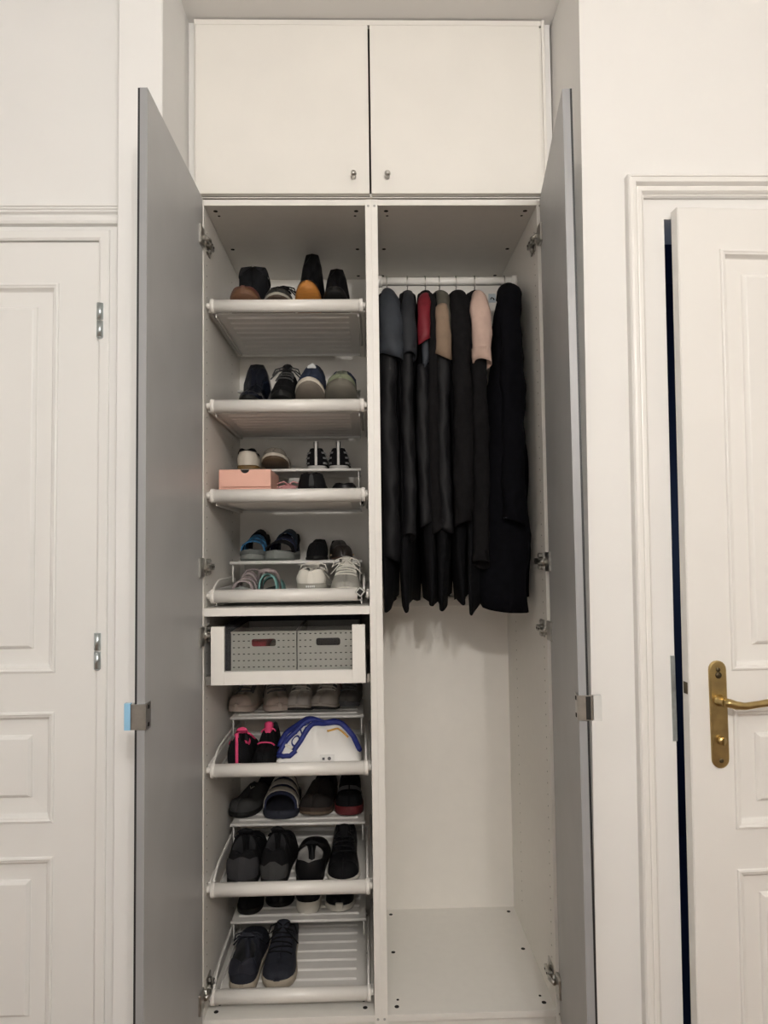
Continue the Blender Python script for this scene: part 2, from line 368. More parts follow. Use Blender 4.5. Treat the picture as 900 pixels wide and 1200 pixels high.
def clip(dd, slab, L, z, side_plate):
    m = slab(-0.001, th+0.012, L, L+0.0022, z-0.026, z+0.026)
    slab(-0.003, 0.0, L-0.030, L+0.0022, z-0.026, z+0.026, m)
    slab(th+0.010, th+0.012, L-0.02, L+0.0022, z-0.026, z+0.026, m)
    h = m.build('handle', m_metal, dd)
    for dz in (-0.018, 0.018): slab(-0.0045, -0.003, L-0.018, L-0.010, z+dz-0.004, z+dz+0.004).build('screw', m_dark, dd)
    if side_plate: slab(th+0.013, th+0.026, L-0.01, L+0.001, z-0.027, z+0.028).build('side_plate', m_blueplate, dd)  # small pale blue piece past the outer face, beside the handle
    else:
        slab(th+0.014, th+0.030, L-0.012, L+0.002, z-0.026, z+0.026).build('side_plate', mat('pale_grey_plate', (0.62, 0.62, 0.60), 0.15), dd)
        slab(th-0.002, th+0.008, L+0.0022, L+0.003, z-0.024, z+0.024).build('slot', m_dark, dd)
clip(dL, slabL, LL, 1.006, True)
clip(dR, slabR, LR, 1.008, False)

# ---------------------------------------------------------------- upper cupboard
uc = thing('upper_cabinet', 'cream two-door cupboard above the wardrobe', 'cabinet', (0, 0.2, 2.366))
UX0, UX1, UZ0, UZ1 = -0.507, 0.512, 2.366, 2.888
MB().box(UX0, UX0+T, 0.0, 0.5, UZ0, UZ1).box(UX1-T, UX1, 0.0, 0.5, UZ0, UZ1).box(UX0, UX1, 0.0, 0.5, UZ0, UZ0+T).box(UX0, UX1, 0.0, 0.5, UZ1-T, UZ1).box(UX0, UX1, 0.49, 0.5, UZ0, UZ1).build('body', mat('cupboard_inside', (0.10, 0.095, 0.085), 0.8), uc)
MB().box(UX0, UX1, -0.001, 0.45, UZ0-0.003, UZ0).build('bottom_board', m_mela, uc)
MB().box(UX0, -0.5035, -0.016, 0.05, UZ0, UZ1, bev=0.001).build('filler_strip', m_upper, uc)
MB().box(0.4985, 0.5035, -0.012, 0.05, UZ0, UZ1-0.02).build('filler_strip', m_upper, uc)
MB().box(0.5035, UX1, -0.019, 0.05, UZ0, UZ1, bev=0.001).build('filler_strip', m_upper, uc)
MB().box(-0.5035, 0.5035, -0.016, 0.05, 2.872, UZ1, bev=0.001).build('top_strip', m_upper, uc)
MB().box(-0.0035, 0.0035, -0.008, 0.05, UZ0-0.002, UZ0+0.006).build('divider_edge', m_mela, uc)
MB().box(-0.5265, UX0, 0.004, 0.03, UZ0, 2.891).build('side_filler', m_wall, uc)
MB().box(UX1, 0.534, 0.004, 0.03, UZ0, 2.891).build('side_filler', m_wall, uc)
for x0, x1, kx in ((-0.5025, -0.0045, -0.050), (0.001, 0.497, 0.047)):
    d = MB().box(x0, x1, -0.020, -0.001, UZ0+0.001, 2.869, bev=0.0012).build('door', m_upper, uc)
    MB().lathe([(0, 0.0075), (0.003, 0.0075), (0.005, 0.0048), (0.012, 0.0045), (0.015, 0.007), (0.019, 0.0088), (0.024, 0.0085), (0.028, 0.0055), (0.0295, 0.0)], (kx, -0.020, 2.415), (0, -1, 0), 18).build('knob', m_metal, d)

# ---------------------------------------------------------------- pull-out shoe trays
BARS = [2.057, 1.764, 1.505, 1.219, 0.732, 0.406, 0.118]
TIER = [None, (0.40, 1.893), (0.26, 1.606), (0.26, 1.311), (0.26, 0.824), (0.26, 0.495), (0.26, 0.200)]
PLATE = [b-0.016 for b in BARS]
TL = ['top pull-out shoe tray holding boots with upturned soles', 'white pull-out shoe tray with the navy and green sneakers, second from top',
      'white pull-out shoe tray holding the pink shoe box', 'white pull-out shoe tray with a damaged bar end, just above the middle shelf',
      'white pull-out shoe tray carrying the white drawstring bag', 'white pull-out shoe tray with four black shoes, second from the bottom',
      'lowest pull-out shoe tray, half empty with one pair of navy sneakers']
def ribbed(m, x0, x1, y0, y1, z, th, pitch=0.0485, xi=0.03):
    """thin plate whose ribs run along X: raised ridges inside a plain margin"""
    m.box(x0, x1, y0, y1, z-th, z)
    y = y0+0.03
    while y < y1-0.02:
        for k, (zz, s) in enumerate(((z, 1), (z-th, -1))):
            m.add([(x0+xi, y-0.006, zz), (x1-xi, y-0.006, zz), (x1-xi, y, zz+s*0.0035), (x0+xi, y, zz+s*0.0035), (x1-xi, y+0.006, zz), (x0+xi, y+0.006, zz)],
                  [(0, 1, 2, 3), (3, 2, 4, 5), (0, 3, 5), (1, 4, 2)])
        y += pitch
    return m
for i, zb in enumerate(BARS):
    t = thing('shoe_tray', TL[i], 'shoe tray', (-0.25, 0.25, zb-0.02), group='pull-out shoe trays in the left wardrobe')
    xr = -0.033 if i != 3 else -0.047
    bar = MB().tube([(-0.459, 0.03, zb), (xr-0.006, 0.03, zb)], 0.0185, 24).build('front_bar', m_bar, t)
    for x, broken in ((-0.463, False), (xr, i == 3)):
        if broken:
            MB().box(-0.010, 0.010, -0.012, 0.012, -0.009, 0.009, bev=0.002).box(-0.006, 0.0105, -0.009, -0.0125, -0.006, 0.006, mi=1)
            q = MB(); R_ = Matrix.Rotation(0.7, 3, 'Y')
            b_ = MB().box(-0.011, 0.011, -0.017, 0.010, -0.011, 0.011, bev=0.0015)
            q.add([R_ @ Vector(v) + Vector((xr+0.002, 0.024, zb+0.008)) for v in b_.v], b_.f)
            q.build('broken_end', m_metal, t)
            q = MB(); b_ = MB().box(-0.007, 0.007, -0.0178, -0.016, -0.007, 0.007)
            q.add([R_ @ Vector(v) + Vector((xr+0.002, 0.024, zb+0.008)) for v in b_.v], b_.f)
            q.build('end_socket', m_dark, t)
        else:
            MB().tube([(x-0.0055, 0.03, zb), (x-0.005, 0.03, zb), (x+0.005, 0.03, zb), (x+0.0055, 0.03, zb)], [0.018, 0.0205, 0.0205, 0.018], 24).build('end_cap', m_bar, t)
    MB().tube([(-0.481, 0.032, zb+0.001), (-0.468, 0.032, zb+0.001)], 0.009, 14).build('pin', m_bar, t)
    MB().tube([(-0.028, 0.032, zb+0.001), (-0.019, 0.032, zb+0.001)], 0.009, 14).build('pin', m_bar, t)
    for x0, x1 in ((-0.481, -0.472), (-0.027, -0.019)):
        MB().box(x0, x1, 0.045, 0.53, zb-0.014, zb+0.014, bev=0.002).build('runner', m_tray, t)
    pl = ribbed(MB(), -0.458, -0.040, 0.045, 0.47, PLATE[i], 0.003)
    pl.box(-0.458, -0.455, 0.045, 0.47, PLATE[i]-0.012, PLATE[i]+0.008).box(-0.043, -0.040, 0.045, 0.47, PLATE[i]-0.012, PLATE[i]+0.008)
    pl.box(-0.458, -0.040, 0.468, 0.472, PLATE[i]-0.010, PLATE[i]+0.012)
    pl.build('plate', m_tray, t)
    rh = 0.030 if i >= 3 else 0.004
    for x in (-0.464, -0.034):
        MB().tube([(x, 0.032, zb+0.012), (x, 0.050, zb+0.012+rh*.33), (x, 0.080, zb+0.012+rh*.75), (x, 0.115, zb+0.012+rh), (x, 0.32, zb+0.014+rh), (x, 0.36, zb+0.006+rh), (x, 0.40, zb-0.010)], 0.0035, 8).build('side_rail', m_tray, t)
    if TIER[i]:
        y0, zt = TIER[i]
        y1 = 0.50
        ti = ribbed(MB(), -0.458, -0.042, y0+0.006, y1, zt, 0.003, 0.045, 0.02)
        ti.tube([(-0.460, y0+0.004, zt-0.003), (-0.040, y0+0.004, zt-0.003)], 0.0048, 10)
        tier = ti.build('upper_shelf', m_tray, t)
        for x in (-0.452, -0.048):
            MB().tube([(x, y0+0.012, zt-0.004), (x, y0+0.012, zb+0.030), (x, y0+0.030, zb+0.026)], 0.0022, 6).build('wire_leg', m_tray, tier)
            MB().tube([(x, y1-0.01, zt-0.004), (x, y1-0.01, PLATE[i])], 0.0022, 6).build('wire_leg', m_tray, tier)

# ---------------------------------------------------------------- drawer with a glass front
dw = thing('drawer', 'white framed glass-front drawer under the middle shelf', 'drawer', (-0.25, 0.25, 0.975))
DZ0, DZ1 = 0.976, 1.137
MB().box(-0.4605, -0.4235, -0.012, 0.006, DZ0, DZ1, bev=0.0008).build('frame_stile', m_mela, dw)
MB().box(-0.0685, -0.0320, -0.012, 0.006, DZ0, DZ1, bev=0.0008).build('frame_stile', m_mela, dw)
MB().box(-0.4235, -0.0685, -0.012, 0.006, DZ0, DZ0+0.037, bev=0.0008).build('frame_rail', m_mela, dw)
m_glass = mat('drawer_glass', (0.95, 0.97, 0.97), 0.0, var=0.0, trans=1.0)
MB().box(-0.4235, -0.0685, -0.004, -0.001, DZ0+0.037, DZ1-0.004).build('glass_pane', m_glass, dw)
m_anth = mat('anthracite', (0.035, 0.036, 0.040), 0.5, var=0.1)
MB().box(-0.462, -0.456, 0.006, 0.50, DZ0+0.01, 1.075).build('side_panel', m_anth, dw)
MB().box(-0.038, -0.032, 0.006, 0.50, DZ0+0.01, 1.075).build('side_panel', m_anth, dw)
MB().box(-0.456, -0.038, 0.006, 0.50, DZ0+0.012, DZ0+0.024).build('bottom', m_mela, dw)
MB().box(-0.462, -0.032, 0.49, 0.50, DZ0+0.012, 1.07).build('rear_panel', m_anth, dw)
for x0, x1 in ((-0.481, -0.464), (-0.030, -0.019)): MB().box(x0, x1, 0.01, 0.50, DZ0-0.004, DZ0+0.022, bev=0.002).build('runner', m_metal, dw)
fo = thing('felt_organizer', 'dark grey felt organizer lining the glass-front drawer', 'organizer', (-0.25, 0.2, DZ0+0.024))
m_felt = mat('dark_felt', (0.045, 0.047, 0.055), 0.95, var=0.3, scale=60, bump=0.5)
zf = DZ0+0.0245
MB().box(-0.452, -0.412, 0.012, 0.45, zf, 1.128, bev=0.003).build('side_wall', m_felt, fo)
MB().box(-0.412, -0.045, 0.40, 0.44, zf, 1.145, bev=0.003).build('rear_wall', m_felt, fo)
m_pbox = mat('perforated_greige_plastic', (0.52, 0.50, 0.455), 0.5, var=0.03)
m_pboxi = mat('greige_plastic_inside', (0.24, 0.23, 0.21), 0.6)
def perf_box(label, x0, x1, item):
    t = thing('storage_box', label, 'storage box', ((x0+x1)/2, 0.15, zf), group='perforated storage boxes in the glass drawer')
    y0, y1, z1 = 0.014, 0.30, 1.120
    hx0, hx1, hz0, hz1 = (x0+x1)/2-0.034, (x0+x1)/2+0.034, 1.078, 1.099
    hx0 += 0.0; r = 0.006
    m = MB()
    # front wall as 4 strips around the handle slot, so the slot is a real hole
    m.box(x0, hx0, y0, y0+0.003, zf, z1).box(hx1, x1, y0, y0+0.003, zf, z1).box(hx0, hx1, y0, y0+0.003, zf, hz0).box(hx0, hx1, y0, y0+0.003, hz1, z1)
    for cx, cz, sx, sz in ((hx0, hz0, 1, 1), (hx1, hz0, -1, 1), (hx0, hz1, 1, -1), (hx1, hz1, -1, -1)):
        ring = [(cx, cz)] + [(cx+sx*r*(1-math.cos(a)), cz+sz*r*(1-math.sin(a))) for a in [PI/2*k/4 for k in range(5)]]
        m.add([(x, y0, z) for x, z in ring] + [(x, y0+0.003, z) for x, z in ring], [tuple(range(6)), tuple(range(6, 12))] + [(k, (k+1) % 6, 6+(k+1) % 6, 6+k) for k in range(6)])
    m.box(x0-0.001, x1+0.001, y0-0.002, y0+0.005, z1-0.004, z1, bev=0.001)
    m.build('front_wall', m_pbox, t)
    m = MB().box(x0, x0+0.003, y0+0.003, y1, zf, z1).box(x1-0.003, x1, y0+0.003, y1, zf, z1).box(x0, x1, y1, y1+0.003, zf, z1).box(x0, x1, y0, y1, zf, zf+0.003)
    m.build('body', m_pboxi, t)
    m = MB(); nc = max(4, int((x1-x0-0.012)/0.0125))
    for row in range(6):
        z = 1.112-row*0.0182
        for c in range(nc):
            x = x0+0.008+c*(x1-x0-0.016)/(nc-1)
            if hx0-0.006 < x < hx1+0.006 and hz0-0.004 < z < hz1+0.004: continue
            m.box(x-0.0028, x+0.0028, y0-0.0004, y0+0.001, z-0.0013, z+0.0013)
    m.build('perforations', m_dark, t)['kind'] = 'stuff'
    return t
perf_box('perforated greige storage box with red contents, left in the glass drawer', -0.409, -0.226, 0)
perf_box('perforated greige storage box with dark contents, right in the glass drawer', -0.223, -0.050, 1)
def soft_box(name, x0, x1, y0, y1, z0, z1, m_, label, cat, b=0.006):
    return tag(MB().box(x0, x1, y0, y1, z0, z1, bev=b, seg=2).build(name, m_, org=((x0+x1)/2, (y0+y1)/2, z0)), label, cat)
m_red = mat('red_cloth', hexc(150, 40, 48), 0.8, var=0.25, scale=30, bump=0.4)
soft_box('folded_scarf', -0.395, -0.312, 0.03, 0.20, zf+0.004, 1.092, m_red, 'folded red cloth seen through the left storage box handle', 'cloth')
soft_box('folded_cloth', -0.305, -0.24, 0.04, 0.20, zf+0.004, 1.086, mat('brown_cloth', (0.13, 0.10, 0.08), 0.9, bump=0.4), 'folded brown cloth beside the red one in the left storage box', 'cloth')
soft_box('folded_cloth', -0.21, -0.10, 0.06, 0.22, zf+0.004, 1.075, mat('charcoal_cloth', (0.03, 0.03, 0.04), 0.9, bump=0.4), 'folded charcoal cloth inside the right storage box', 'cloth')

# ================================================================ SHOES
HWP = [(0, .06), (.008, .15), (.025, .25), (.055, .32), (.1, .36), (.2, .385), (.32, .385), (.45, .40), (.58, .45), (.70, .49), (.80, .485), (.88, .43), (.94, .335), (.975, .23), (.993, .12), (1, .05)]
def interp(tab, s):
    for (a, va), (b, vb) in zip(tab, tab[1:]):
        if s <= b: return va + (vb-va)*((s-a)/(b-a) if b > a else 0)
    return tab[-1][1]
SS = [0, .008, .025, .055, .1, .16, .22, .28, .33, .37, .40, .43, .47, .52, .58, .64, .70, .75, .80, .84, .88, .915, .94, .96, .975, .987, .995, 1.0]
K, KI = 8, 4
class Shoe:
    def __init__(s, L, W, H, heel, toe, toeH=0.5, spring=0.012, boot=None, point=0.0, open_to=0.40, ankle=0.27, dip=0.82, solew=1.0, taper=0.05):
        s.taper = taper
        s.L, s.W, s.H, s.heel, s.toe, s.toeH, s.spring, s.boot, s.point, s.op, s.ankle, s.dip, s.solew = L, W, H, heel, toe, toeH, spring, boot, point, open_to, ankle, dip, solew
    def hw(s, t):
        v = interp(HWP, t)
        if s.point and t > 0.7: v *= 1 - s.point*((t-0.7)/0.3)
        return v*s.W
    def z0(s, t): return s.spring*max(0, (t-0.66)/0.34)**2
    def th(s, t): return s.heel + (s.toe-s.heel)*min(1, max(0, (t-0.15)/0.5))
    def zb(s, t): return s.z0(t) + s.th(t)
    def top(s, t):
        H = s.H; e = s.zb(t)
        if s.boot:
            tab = [(0, s.boot), (.30, s.boot*0.985), (.402, s.boot*0.97), (.432, H+(s.boot-H)*0.45), (.47, H*1.05), (.52, H*0.95), (.6, H*0.8), (.72, H*0.62), (.85, H*s.toeH), (.93, H*s.toeH*.86), (.97, H*s.toeH*.66), (.99, H*s.toeH*.42), (1, H*s.toeH*.18)]
        else:
            tab = [(0, H*.90), (.025, H*.99), (.06, H*.98), (.16, H*s.dip), (.26, H*s.dip), (.36, H*.98), (.42, H*1.0), (.50, H*.92), (.6, H*.78), (.72, H*.60), (.85, H*s.toeH), (.93, H*s.toeH*.86), (.97, H*s.toeH*.66), (.99, H*s.toeH*.42), (1, H*s.toeH*.18)]
        return max(e+0.003, interp(tab, t) + s.z0(t)*0.8)
    def ow(s, t):
        if t < 0.012 or t > s.op: return 0
        a = s.ankle*s.W
        e = min(1, t/0.07)**0.5
        if s.boot: e *= min(1, (s.op-t)/0.05 if s.op-t > 0 else 0)**0.5 if t > s.op-0.05 else 1
        elif t > 0.30: e *= max(0.15, 1-0.6*(t-0.30)/(s.op-0.30))
        return a*e*min(1, s.hw(t)/(0.36*s.W)+0.05)
    def outer(s, t, u, off=0.0):
        """point on the upper's +X outer wall: u 0 = sole line, 1 = top edge/crest"""
        wb = s.hw(t)*0.955; zb = s.zb(t)-0.002; zt = s.top(t); o = s.ow(t)
        closed = (o == 0)
        if s.boot and t < 0.42:
            ww = s.ankle*s.W*1.12*min(1, s.hw(t)/(0.36*s.W)+0.02)
            if t > 0.36: ww *= max(0.3, 1-((t-0.36)/0.06)*0.55)
            if u < 0.45:
                k = u/0.45; x = wb*(1-0.12*k*k); z = zb + (min(s.H, zt)-zb)*k
                x = x + (ww-x)*k*k*0.9
            else:
                k = (u-0.45)/0.55; x = ww*(1-0.06*math.sin(PI*k))*(1-s.taper*k**1.4)*(1-0.18*(max(0, k-0.78)/0.22)**2); z = min(s.H, zt) + (zt-min(s.H, zt))*k
                if closed and k > 0.8: x *= (1-k)/0.2
        elif closed:
            a = u*PI/2; x = wb*max(0, math.cos(a))**0.62; z = zb + (zt-zb)*math.sin(a)**0.85
        else:
            x = wb + (o-wb)*(u**1.7) + 0.05*s.W*math.sin(PI*u); z = zb + (zt-zb)*u
        return Vector((x + off*(1-u*0.3), s.L*(t-0.5), z + off*0.7*u))
    def upper_mesh(s):
        rings = []
        for t in SS:
            P = [s.outer(t, k/(K-1)) for k in range(K)]
            o = s.ow(t); zt = s.top(t); y = s.L*(t-0.5)
            inn = []
            for k in range(KI):
                f = (k+1)/KI
                if o > 0: inn.append(Vector((max(0.001, (P[-1].x-0.004)*(1-0.10*f)) if k < KI-1 else 0.0, y, zt-0.001-(zt-s.zb(t)-0.012)*min(1, f*1.15)**0.8)))
                else: inn.append(Vector((0, y, zt-0.0015*f)))
            half = P + inn
            ring = half + [Vector((-v.x, v.y, v.z)) for v in reversed(half[:-1])]
            rings.append(ring)
        n = len(rings[0]); m = MB()
        vs = [v for r in rings for v in r]; b = len(m.v); m.v += [tuple(v) for v in vs]
        for i in range(len(rings)-1):
            for k in range(n-1):
                inner = K-1 <= k <= n-K-1
                m.f.append((i*n+k, i*n+k+1, (i+1)*n+k+1, (i+1)*n+k)); m.m.append(1 if inner and SS[i] < s.op else 0); m.sm.append(True)
        for i, fl in ((0, 1), (len(rings)-1, 0)):
            idx = [i*n+k for k in range(K)] + [i*n+k for k in range(n-K, n)]
            m.f.append(tuple(idx)); m.m.append(0); m.sm.append(True)
        return m
    def sole_mesh(s, z0f=0.0, z1f=1.0, w=1.0):
        rings = []
        for t in SS:
            h = s.hw(t)*w*s.solew; y = s.L*(t-0.5)*1.01; a = s.z0(t)+s.th(t)*z0f; b_ = s.z0(t)+s.th(t)*z1f; c = (a+b_)/2
            rings.append([(-h*0.95, y, a), (h*0.95, y, a), (h*1.0, y, a+(b_-a)*.2), (h*1.02, y, c), (h, y, b_), (-h, y, b_), (-h*1.02, y, c), (-h*1.0, y, a+(b_-a)*.2)])
        return MB().loft(rings, smooth=True)
    def patch(s, t0, t1, u0, u1, off=0.0015, sides=(1, -1), nt=6, nu=4, wrap=False):
        """thin shell following the upper; wrap joins both sides round the heel (t0=0) or toe (t1=1)"""
        m = MB()
        for sd in sides:
            g = []
            for i in range(nt+1):
                t = t0+(t1-t0)*i/nt
                g.append([Vector((sd*p.x, p.y, p.z)) for p in [s.outer(t, u0+(u1-u0)*j/nu, off) for j in range(nu+1)]])
            if t0 == 0: g[0] = [Vector((p.x, p.y-off*1.2, p.z)) for p in g[0]]
            if t1 >= 1: g[-1] = [Vector((p.x, p.y+off*1.2, p.z)) for p in g[-1]]
            m.loft(g, closed=False)
        if wrap:
            t = t0 if t0 == 0 else t1; sg = -1 if t0 == 0 else 1
            a = [s.outer(t, u0+(u1-u0)*j/nu, off) for j in range(nu+1)]
            m.loft([[Vector((p.x, p.y+sg*off*1.2, p.z)) for p in a], [Vector((-p.x, p.y+sg*off*1.2, p.z)) for p in a]], closed=False)
        return m
    def across(s, t, r, span=0.5, seg=6, off=0.003, skew=0.0):
        """lace: a tube lying across the crest at t"""
        pts = []
        for k in range(-3, 4):
            f = k/3; u = 1-abs(f)*span
            p = s.outer(min(0.98, t+skew*f), u, off); pts.append((math.copysign(p.x, f) if f else 0, p.y, p.z+0.001))
        return pts
BS_ = mat('black_sole', (0.008, 0.008, 0.0075), 0.55, spec=0.25)
m_lin = mat('dark_lining', (0.018, 0.018, 0.02), 0.9, var=0.2)
BL = mat('black_leather', (0.005, 0.005, 0.006), 0.38, spec=0.2, var=0.2, bump=0.15, bscale=200)
BK = mat('black_knit', (0.005, 0.005, 0.006), 0.85, spec=0.2, var=0.3, scale=200, bump=0.5, bscale=400)
def add_shoe(name, label, spec, cx, near, z, toe_us=False, tilt=0.0, yawd=0.0, upper=None, lining=None, sole=None, midsole=None,
             laces=None, nl=5, tongue=None, heel_tab=None, loop=None, toe_cap=None, eyestay=None, stripes=None, group=None, cat='shoe', bow=False, extra=None):
    S = spec
    if not toe_us: S.W *= 1.14
    rz = (PI if toe_us else 0) + math.radians(yawd)
    y = near + S.L/2*(math.cos(math.radians(tilt)))
    zc = z + (S.L/2*math.sin(math.radians(tilt)) if tilt else 0)
    t = thing(name, label, cat, (cx, y, zc), (math.radians(tilt), 0, rz), group, local=True)
    S.upper_mesh().build('upper', [upper, lining or m_lin], t)
    if midsole: S.sole_mesh(0, 0.45).build('outsole', sole, t); S.sole_mesh(0.45, 1.0, 1.02).build('midsole', midsole, t)
    else: S.sole_mesh().build('sole', sole, t)
    if tongue:
        m = MB(); g = []
        for k in range(6):
            f = k/5; tt = 0.50-0.13*f; w_ = S.W*(0.15+0.05*f); zz = S.top(0.46) - S.H*0.06*(1-f) + S.H*0.24*f
            g.append([(-w_, S.L*(tt-0.5), zz-0.006), (-w_*0.6, S.L*(tt-0.5)+0.002, zz), (0, S.L*(tt-0.5)+0.003, zz+0.002), (w_*0.6, S.L*(tt-0.5)+0.002, zz), (w_, S.L*(tt-0.5), zz-0.006),
                      (w_*0.6, S.L*(tt-0.5)-0.004, zz-0.006), (0, S.L*(tt-0.5)-0.004, zz-0.005), (-w_*0.6, S.L*(tt-0.5)-0.004, zz-0.006)])
        m.loft(g).build('tongue', tongue, t)
    if eyestay: S.patch(0.40, 0.68, 0.62, 0.86, 0.0018).build('eyestay', eyestay, t)
    if laces:
        m = MB()
        for k in range(nl):
            tt = 0.44+0.24*k/max(1, nl-1); m.tube(S.across(tt, 0.002, 0.36, skew=0.012*(-1)**k), 0.0024, 6)
        if bow:
            p = S.outer(0.43, 1.0, 0.004)
            for sd in (-1, 1):
                m.tube([(0, p.y, p.z+0.004), (sd*0.015, p.y-0.004, p.z+0.014), (sd*0.036, p.y, p.z+0.006), (sd*0.044, p.y+0.006, p.z-0.016), (sd*0.030, p.y+0.01, p.z-0.004), (0, p.y+0.004, p.z+0.002)], 0.0024, 6)
                m.tube([(0, p.y, p.z+0.004), (sd*0.02, p.y+0.02, p.z-0.004), (sd*0.048, p.y+0.022, p.z-0.036)], 0.0022, 6)
        m.build('laces', laces, t)
    if heel_tab: S.patch(0, 0.11, heel_tab[1], heel_tab[2], 0.002, wrap=True).build('heel_tab', heel_tab[0], t)
    if toe_cap: S.patch(toe_cap[1] if len(toe_cap) > 1 else 0.86, 1.0, 0.05, 1.0, 0.0015, wrap=True, nt=10, nu=6).build('toe_cap', toe_cap[0], t)
    if stripes:
        for k in range(stripes[1]): S.patch(0.38+k*0.055, 0.41+k*0.055, 0.05, 0.7, 0.0018, nt=2).build('stripe', stripes[0], t)
    if loop:
        zt = S.top(0.03); y0 = -S.L/2
        MB().tube([(0, y0+0.006, zt-0.02), (0, y0-0.004, zt), (0, y0-0.003, zt+0.022), (0, y0+0.006, zt+0.026), (0, y0+0.010, zt+0.008)], 0.0045, 6, flat=0.4).build('pull_loop', loop, t)
    if extra: extra(t, S)
    return t

# --- tray 1 : boots, toes up towards the viewer
P1 = PLATE[0]+0.002
tan = mat('tan_leather_sole', hexc(176, 116, 52), 0.45, var=0.12, scale=30, stretch=(1, 6, 1))
brown = mat('brown_rubber_sole', hexc(104, 72, 50), 0.6, var=0.15)
redbr = mat('red_brown_leather', hexc(92, 52, 44), 0.45, var=0.15)
def tabx(m_):
    def f(t, S):
        MB().box(-0.011, 0.011, -S.L/2-0.004, -S.L/2+0.004, S.boot-0.03, S.boot+0.030, bev=0.001).build('pull_tab', m_, t)
    return f
def cuff(m_):
    def f(t, S): S.patch(0.0, 0.40, 0.86, 1.0, 0.003, wrap=True, nt=12).build('collar', m_, t)
    return f
add_shoe('ankle_boot', 'black cloth boot with a brown sole and red-brown toe, leftmost on top tray', Shoe(.265, .098, .085, .03, .022, .62, .02, boot=.215, ankle=.45, taper=.04), -0.384, 0.066, P1, True, 10,
         upper=mat('black_canvas', (0.008, 0.0085, 0.010), 0.85, var=0.2, bump=0.4, spec=0.2), sole=brown, toe_cap=(redbr, 0.80), extra=cuff(mat('black_collar', (0.011, 0.0115, 0.014), 0.7, spec=0.3)), cat='boot')
add_shoe('lace_up_shoe', 'low dark shoe with pale welt between two boots on top tray', Shoe(.26, .096, .118, .022, .016, .46, .014), -0.284, 0.066, P1, True, 9,
         upper=mat('dark_olive_leather', (0.020, 0.020, 0.018), 0.6, var=0.2, bump=0.3), sole=mat('dark_brown_sole', hexc(62, 46, 34), 0.6, var=0.15), midsole=mat('pale_welt', hexc(150, 146, 134), 0.6), laces=BK, tongue=BK, bow=True)
add_shoe('chelsea_boot', 'tall black chelsea boot with tan leather sole on top tray', Shoe(.265, .082, .09, .028, .02, .6, .02, boot=.268, ankle=.50, point=.05, taper=.42), -0.194, 0.066, P1, True, 15,
         upper=BL, sole=tan, extra=tabx(BL), cat='boot')
add_shoe('ankle_boot', 'slim plain black boot at the right end of top tray', Shoe(.25, .085, .075, .022, .014, .55, .016, boot=.205, ankle=.48, point=.1, taper=.42), -0.112, 0.066, P1, True, 13,
         upper=BL, sole=mat('black_sole', (0.02, 0.019, 0.017), 0.5), cat='boot')
# --- tray 2
P2 = PLATE[1]+0.002
BS = MATS['black_sole']
nvy = mat('navy_suede', hexc(26, 38, 62), 0.85, var=0.25, scale=60, bump=0.3)
taupe = mat('taupe_sole', hexc(112, 104, 94), 0.7, var=0.08, scale=40)
def badge(t, S):
    m = MB(); mm = mat('pale_print', (0.55, 0.56, 0.56), 0.6)
    for k in range(5):
        p = S.outer(0.50+0.030*k, 1.0, 0.003); wv = 0.004+0.0024*k
        m.box(-wv, wv, p.y-0.0022, p.y+0.0022, p.z-0.003, p.z+0.0025)
    m.build('printed_triangle', mm, t)
add_shoe('ankle_boot', 'glossy navy-black leather ankle boot at the left on second tray', Shoe(.25, .080, .10, .02, .012, .42, .010, boot=.185, ankle=.52, point=.1, taper=.42), -0.370, 0.066, P2, True, 8,
         upper=mat('navy_black_leather', (0.006, 0.008, 0.015), 0.22, var=0.2), sole=BS, cat='boot')
add_shoe('running_shoe', 'black knit sneaker with looping lace, second on the navy sneaker tray', Shoe(.26, .080, .150, .022, .018, .36, .012, ankle=.40), -0.273, 0.066, P2, True, 9,
         upper=BK, sole=BS, laces=mat('grey_black_lace', (0.05, 0.05, 0.05), 0.8), bow=True, tongue=BK, loop=BK, nl=4)
add_shoe('running_shoe', 'navy suede sneaker with pale triangle and taupe sole', Shoe(.26, .090, .172, .03, .024, .36, .02, ankle=.42), -0.191, 0.066, P2, True, 15,
         upper=nvy, sole=taupe, midsole=mat('cream_midsole', hexc(196, 188, 174), 0.6), extra=badge)
grn = mat('grey_green_mesh', hexc(112, 116, 100), 0.85, var=0.15, scale=120, bump=0.4)
add_shoe('running_shoe', 'grey-green mesh sneaker with a dark navy collar and pull loop', Shoe(.265, .100, .150, .03, .024, .44, .018, ankle=.42), -0.097, 0.066, P2, True, 14,
         upper=grn, sole=mat('grey_taupe_sole', hexc(104, 100, 90), 0.75, var=0.1), loop=nvy, eyestay=nvy, extra=lambda t, S: S.patch(0.0, 0.40, 0.62, 1.0, 0.002, wrap=True, nt=12).build('collar', nvy, t), toe_cap=(mat('sage_toe', hexc(122, 128, 104), 0.85, var=0.1), 0.88))
